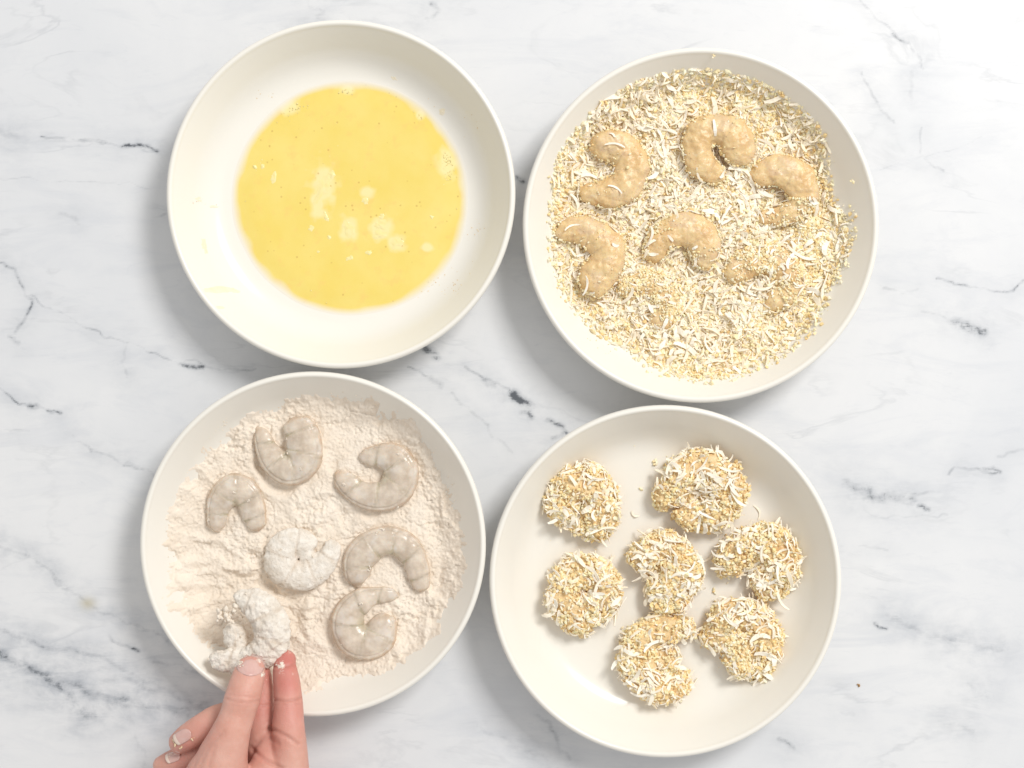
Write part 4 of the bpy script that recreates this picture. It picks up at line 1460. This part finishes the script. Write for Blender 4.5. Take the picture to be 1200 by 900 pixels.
# ------------------------------------------------------------------ the hand and the shrimp it holds
def held_shrimp():
    zc = 0.037
    cl = [(245, 770, 9), (260, 774, 12), (279, 776, 14), (300, 771, 17), (316, 758, 20), (319, 739, 21), (311, 720, 20), (298, 708, 18), (284, 705, 13), (277, 707, 9)]
    st = catmull([(280, 766, 10), (277, 752, 14), (275, 742, 14), (276, 732, 11)], 16)
    sp = np.array([W(p[0], p[1], zc - 0.007) for p in st])
    sv = tube(sp, st[:, 2] * PX * 0.96, st[:, 2] * PX * 0.7, 20)
    me, V, N, tv, side, pts, ra, k, zr = shrimp_geo(cl, lambda x, y: zc - 0.005, flat=0.66, lift=0.62, extra=[sv], seg_amp=0.03)
    body_attrs(me, V, N, tv, side, 6, SHR_RNG, pts, dust=0.1)
    ph = (tv * 6) % 1.0
    V2 = V + N * (0.0015 * fbm(V, 300, 4, 3) + 0.0005 * fbm(V, 1100, 2, 4) - 0.0004 * np.exp(-(np.minimum(ph, 1 - ph) / 0.06) ** 2))[:, None]
    set_co(me, V2)
    o = link('floured_shrimp', me, M['floured'], loc=(pts[:, 0].mean(), pts[:, 1].mean(), zc - 0.008))
    tag(o, 'flour coated shrimp held between thumb and fingers above the flour', 'shrimp')
    for (x, y, s) in [(262, 717, .0022), (268, 722, .0018), (258, 723, .0016), (276, 712, .0019), (270, 728, .0016)]:
        p = W(x, y, zc + 0.001)
        q = p + rb.normal(0, s * .6, (7, 3))
        m2 = crumbs_mesh('flour_lump', q, np.full(7, s * 0.8), rb)
        m2.materials.clear()
        m2.materials.append(M['lump'])
        for f in m2.polygons:
            f.use_smooth = True
        link('flour_lump', m2, None, o, loc=tuple(p))
    lumps(o, 5, V2, N, SHR_RNG)


held_shrimp()


def chain(pts, n=40, flat=0.92):
    c = catmull(pts, n)
    P = np.array([W(a, b, z) for a, b, z, r in c])
    r = c[:, 3] * PX * (H - c[:, 2]) / H
    # round the tip
    T = np.gradient(P, axis=0)
    T /= np.linalg.norm(T, axis=1)[:, None]
    ext, er = [], []
    for a in (0.35, 0.6, 0.8, 0.93, 0.985):
        ext.append(P[-1] + T[-1] * r[-1] * a)
        er.append(r[-1] * math.sqrt(1 - a * a))
    P = np.vstack([P, ext])
    r = np.concatenate([r, er])
    return tube(P, r, r * flat, 26)


THUMB = [(280, 985, .055, 50), (254, 928, .061, 43), (260, 892, .066, 31.5), (270, 860, .068, 23.5), (278, 838, .0665, 20.6), (284, 819, .0655, 21.0), (289, 800, .062, 19.6), (292.5, 787, .058, 18.6)]
INDEX = [(330, 950, .050, 34), (338, 905, .053, 25), (339, 872, .054, 20.5), (338, 847, .053, 18.9), (338, 822, .050, 16.9), (336, 801, .045, 16.0), (334, 783, .040, 14.2), (336, 773, .037, 11.5)]
MIDDLE = [(320, 940, .040, 30), (309, 895, .045, 19), (306, 862, .0455, 17), (305, 835, .044, 16.2), (306, 812, .0395, 15), (304, 790, .034, 13.5), (303, 778, .031, 11)]
RING = [(318, 920, .040, 26), (300, 868, .040, 18), (278, 842, .044, 17.5), (258, 842, .049, 17.5), (240, 851, .051, 16.8), (221, 863, .050, 15.8), (211, 870, .048, 13.8)]
PINKY = [(310, 950, .032, 24), (275, 890, .033, 16), (250, 872, .037, 15), (230, 881, .040, 14.5), (208, 890, .039, 14), (191, 897, .036, 12)]
PALM = [(268, 1010, .058, 50), (285, 960, .050, 48), (312, 918, .046, 33), (318, 885, .046, 25), (319, 872, .046, 20)]
HEEL = [(290, 1040, .048, 52), (240, 950, .040, 40), (225, 920, .036, 24)]
WEB = [(300, 935, .058, 30), (312, 902, .057, 22), (316, 880, .053, 17), (317, 870, .051, 14)]
ARM = [(230, 1330, .075, 66), (243, 1220, .071, 58), (256, 1120, .064, 54), (265, 1050, .058, 54), (275, 990, .053, 52)]


def build_hand():
    parts = [chain(c) for c in (THUMB, INDEX, MIDDLE, RING, PINKY)]
    parts += [chain(PALM, flat=0.62), chain(HEEL, flat=0.6), chain(WEB, flat=0.7), chain(ARM, flat=0.72)]
    me, V, N = remesh(parts, 0.00085, 5)
    px, py = topx(V[:, 0], V[:, 1], V[:, 2])
    z = V[:, 2]
    crease = np.zeros(len(V))
    disp = np.zeros(len(V))
    CRE = [  # polyline, width px, depth m, z range, colour
        ([(266, 819), (276, 822), (290, 824), (302, 821)], 1.6, .00035, (.066, .09), .45), ([(268, 814), (280, 815), (295, 817), (303, 815)], 1.3, .00022, (.066, .09), .3),
        ([(272, 826), (286, 828), (300, 826)], 1.3, .0002, (.066, .09), .25), ([(277, 811), (292, 812)], 1.1, .00015, (.066, .09), .2),
        ([(319, 820), (332, 822), (347, 820), (355, 817)], 1.8, .0006, (.045, .08), .8), ([(320, 825), (336, 826), (350, 825)], 1.2, .0003, (.045, .08), .4),
        ([(318, 781), (330, 782), (344, 779)], 1.7, .0005, (.03, .07), .8),
        ([(316, 853), (326, 858), (338, 864), (350, 872)], 1.9, .0006, (.045, .09), .6),
        ([(293, 856), (304, 857), (316, 854)], 1.8, .0005, (.035, .051), .5),
        ([(294, 876), (302, 884), (314, 893), (330, 900)], 2.2, .0007, (.04, .09), .5), ([(296, 872), (308, 865), (318, 866), (326, 872)], 2.6, .0004, (.04, .09), .25),
        ([(262, 858), (248, 872), (238, 888), (232, 902)], 2.4, .00035, (.06, .1), .10), ([(256, 862), (243, 873), (232, 887), (226, 900)], 2.2, .00035, (.055, .1), .10),
        ([(252, 875), (246, 890), (243, 905)], 2.0, .0003, (.06, .1), .08),
        ([(308, 800), (309, 812)], 1.2, .0002, (.03, .06), .2), ([(301, 826), (310, 827), (318, 825)], 1.4, .0003, (.03, .055), .4),
    ]
    for pts, w, dp, (z0, z1), cc in CRE:
        d = line_d(px, py, pts)
        m = np.exp(-(d / w) ** 2) * (z > z0) * (z < z1) * (N[:, 2] > 0.1)
        disp -= dp * m
        crease = np.maximum(crease, cc * m)
        disp += dp * 0.25 * np.exp(-((d - 2.2 * w) / w) ** 2) * (z > z0) * (z < z1) * (N[:, 2] > 0.1)
    disp += 0.00025 * fbm(V, 110, 3, 5) + 0.00008 * fbm(V, 700, 2, 6)
    V2 = V + N * disp[:, None]
    set_co(me, V2)
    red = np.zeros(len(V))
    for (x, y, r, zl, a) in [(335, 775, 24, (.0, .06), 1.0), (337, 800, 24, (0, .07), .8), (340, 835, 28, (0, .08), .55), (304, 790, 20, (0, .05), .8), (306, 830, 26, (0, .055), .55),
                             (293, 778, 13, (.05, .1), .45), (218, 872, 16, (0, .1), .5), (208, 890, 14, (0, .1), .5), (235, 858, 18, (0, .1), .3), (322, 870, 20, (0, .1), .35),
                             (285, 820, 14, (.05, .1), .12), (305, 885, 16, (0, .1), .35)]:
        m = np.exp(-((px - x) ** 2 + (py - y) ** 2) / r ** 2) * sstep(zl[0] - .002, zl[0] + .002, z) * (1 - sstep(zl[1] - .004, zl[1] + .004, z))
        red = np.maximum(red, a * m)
    dustv = np.zeros(len(V))
    for (x, y, r, a) in [(279, 778, 7, 1.2), (308, 790, 7, .9), (329, 779, 9, 0.95), (341, 765, 8, .7), (273, 785, 5, .7), (303, 775, 8, .9), (330, 787, 12, .72), (343, 790, 9, .6), (322, 800, 9, .55), (312, 797, 5, .6)]:
        dustv = np.maximum(dustv, a * np.exp(-((px - x) ** 2 + (py - y) ** 2) / r ** 2))
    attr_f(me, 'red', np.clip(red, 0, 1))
    attr_f(me, 'crease', np.clip(crease, 0, 1))
    attr_f(me, 'dust', dustv)
    loc = tuple(W(290, 900, 0.03))
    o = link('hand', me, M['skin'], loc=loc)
    tag(o, 'right hand reaching in from the bottom edge, pinching a floured shrimp between thumb and fingers', 'hand')
    me.calc_loop_triangles()
    tri = np.empty(len(me.loop_triangles) * 3, np.int32)
    me.loop_triangles.foreach_get('vertices', tri)
    bvh = BVHTree.FromPolygons([Vector(p) for p in V2], tri.reshape(-1, 3).tolist())

    def hit(x, y):
        q = W(x, y, 0.06)
        dvec = (Vector(q) - Vector((0, 0, H))).normalized()
        h = bvh.ray_cast(Vector((0, 0, H)), dvec)
        return h[0], h[1]

    def nail(cx, cy, ang, w, l, free, tipc):
        """cx,cy centre px, ang: direction of the tip in the picture, w,l half sizes px"""
        nu, nv = 15, 17
        dx, dy = math.cos(ang), math.sin(ang)
        verts, faces, mi = [], [], []
        zs = []
        for j in range(nv):
            for i in range(nu):
                u = -1 + 2 * i / (nu - 1)
                s = -1 + 2 * j / (nv - 1)
                # rounded base, nearly square tip
                lim = (1 - abs(s) ** 4 * 0.55) if s < 0 else (1 - 0.16 * s ** 3)
                sv = s * l * (1 - 0.16 * u * u if s > 0 else 1 - 0.10 * u * u)
                X = cx + dx * sv - dy * u * w * lim
                Y = cy + dy * sv + dx * u * w * lim
                p, n = hit(X, Y)
                if p is None:
                    p, n = zs[-1] if zs else (Vector(W(X, Y, 0.055)), Vector((0, 0, 1)))
                zs.append((p, n))
                verts.append(p + Vector((0, 0, 1)) * (0.0006 * (1 - 0.75 * abs(u) ** 3) + (0.0005 * max(0, s - 0.5)) - 0.0004 * max(0, -s - 0.5)))
        verts = np.array([list(v) for v in verts])
        # smooth the patch so it is a clean plate
        G = verts.reshape(nv, nu, 3)
        for it in range(3):
            G[1:-1, :, 2] = (G[:-2, :, 2] + 2 * G[1:-1, :, 2] + G[2:, :, 2]) / 4
            G[:, 1:-1, 2] = (G[:, :-2, 2] + 2 * G[:, 1:-1, 2] + G[:, 2:, 2]) / 4
        verts = G.reshape(-1, 3)
        for j in range(nv - 1):
            for i in range(nu - 1):
                a = j * nu + i
                faces.append((a, a + 1, a + 1 + nu, a + nu))
                mi.append(1 if j >= nv - 1 - free else 0)
        m = mesh_np('nail', verts, faces)
        m.materials.append(M['nail'])
        m.materials.append(M['naille'])
        m.polygons.foreach_set('material_index', np.array(mi, np.int32))
        no = link('nail', m, None, o, loc=tuple(verts.mean(0)))
        sd = no.modifiers.new('thick', 'SOLIDIFY')
        sd.thickness = 0.0005
        sd.offset = -0.4
        return no

    nail(293.5, 779, math.radians(-86), 16.0, 13, 1, None)
    nail(214, 863, math.radians(150), 7.5, 11, 3, None)
    nail(203, 887, math.radians(160), 6.0, 9, 3, None)

    def bit(x, y, s, mat, name):
        p, n = hit(x, y)
        if p is None:
            return
        q = np.array(p) + rb.normal(0, s * .6, (6, 3)) * np.array([1, 1, .3]) + np.array([0, 0, s * 0.2])
        m2 = crumbs_mesh(name, q, np.full(6, s * .75), rb)
        m2.materials.clear()
        m2.materials.append(mat)
        for f in m2.polygons:
            f.use_smooth = True
        link(name, m2, None, o, loc=tuple(p))
    for (x, y, s) in [(282, 777, .0014), (284, 781, .0011), (281, 773, .0010), (277, 769, .0012), (275, 775, .0011), (273, 782, .0008), (310, 780, .0007), (309, 790, .0006), (324, 779, .0006),
                      (338, 762, .0007), (289, 767, .0012), (298, 765, .0012), (305, 768, .001), (283, 767, .0011)]:
        bit(x, y, s * 0.62, M['lump'], 'flour_lump')
    for (x, y, s) in [(206, 872, .0009), (212, 876, .0008), (199, 889, .0009), (225, 866, .0006), (202, 884, .0006), (204, 868, .0006)]:
        bit(x, y, s, M['dough'], 'dough_bit')


build_hand()
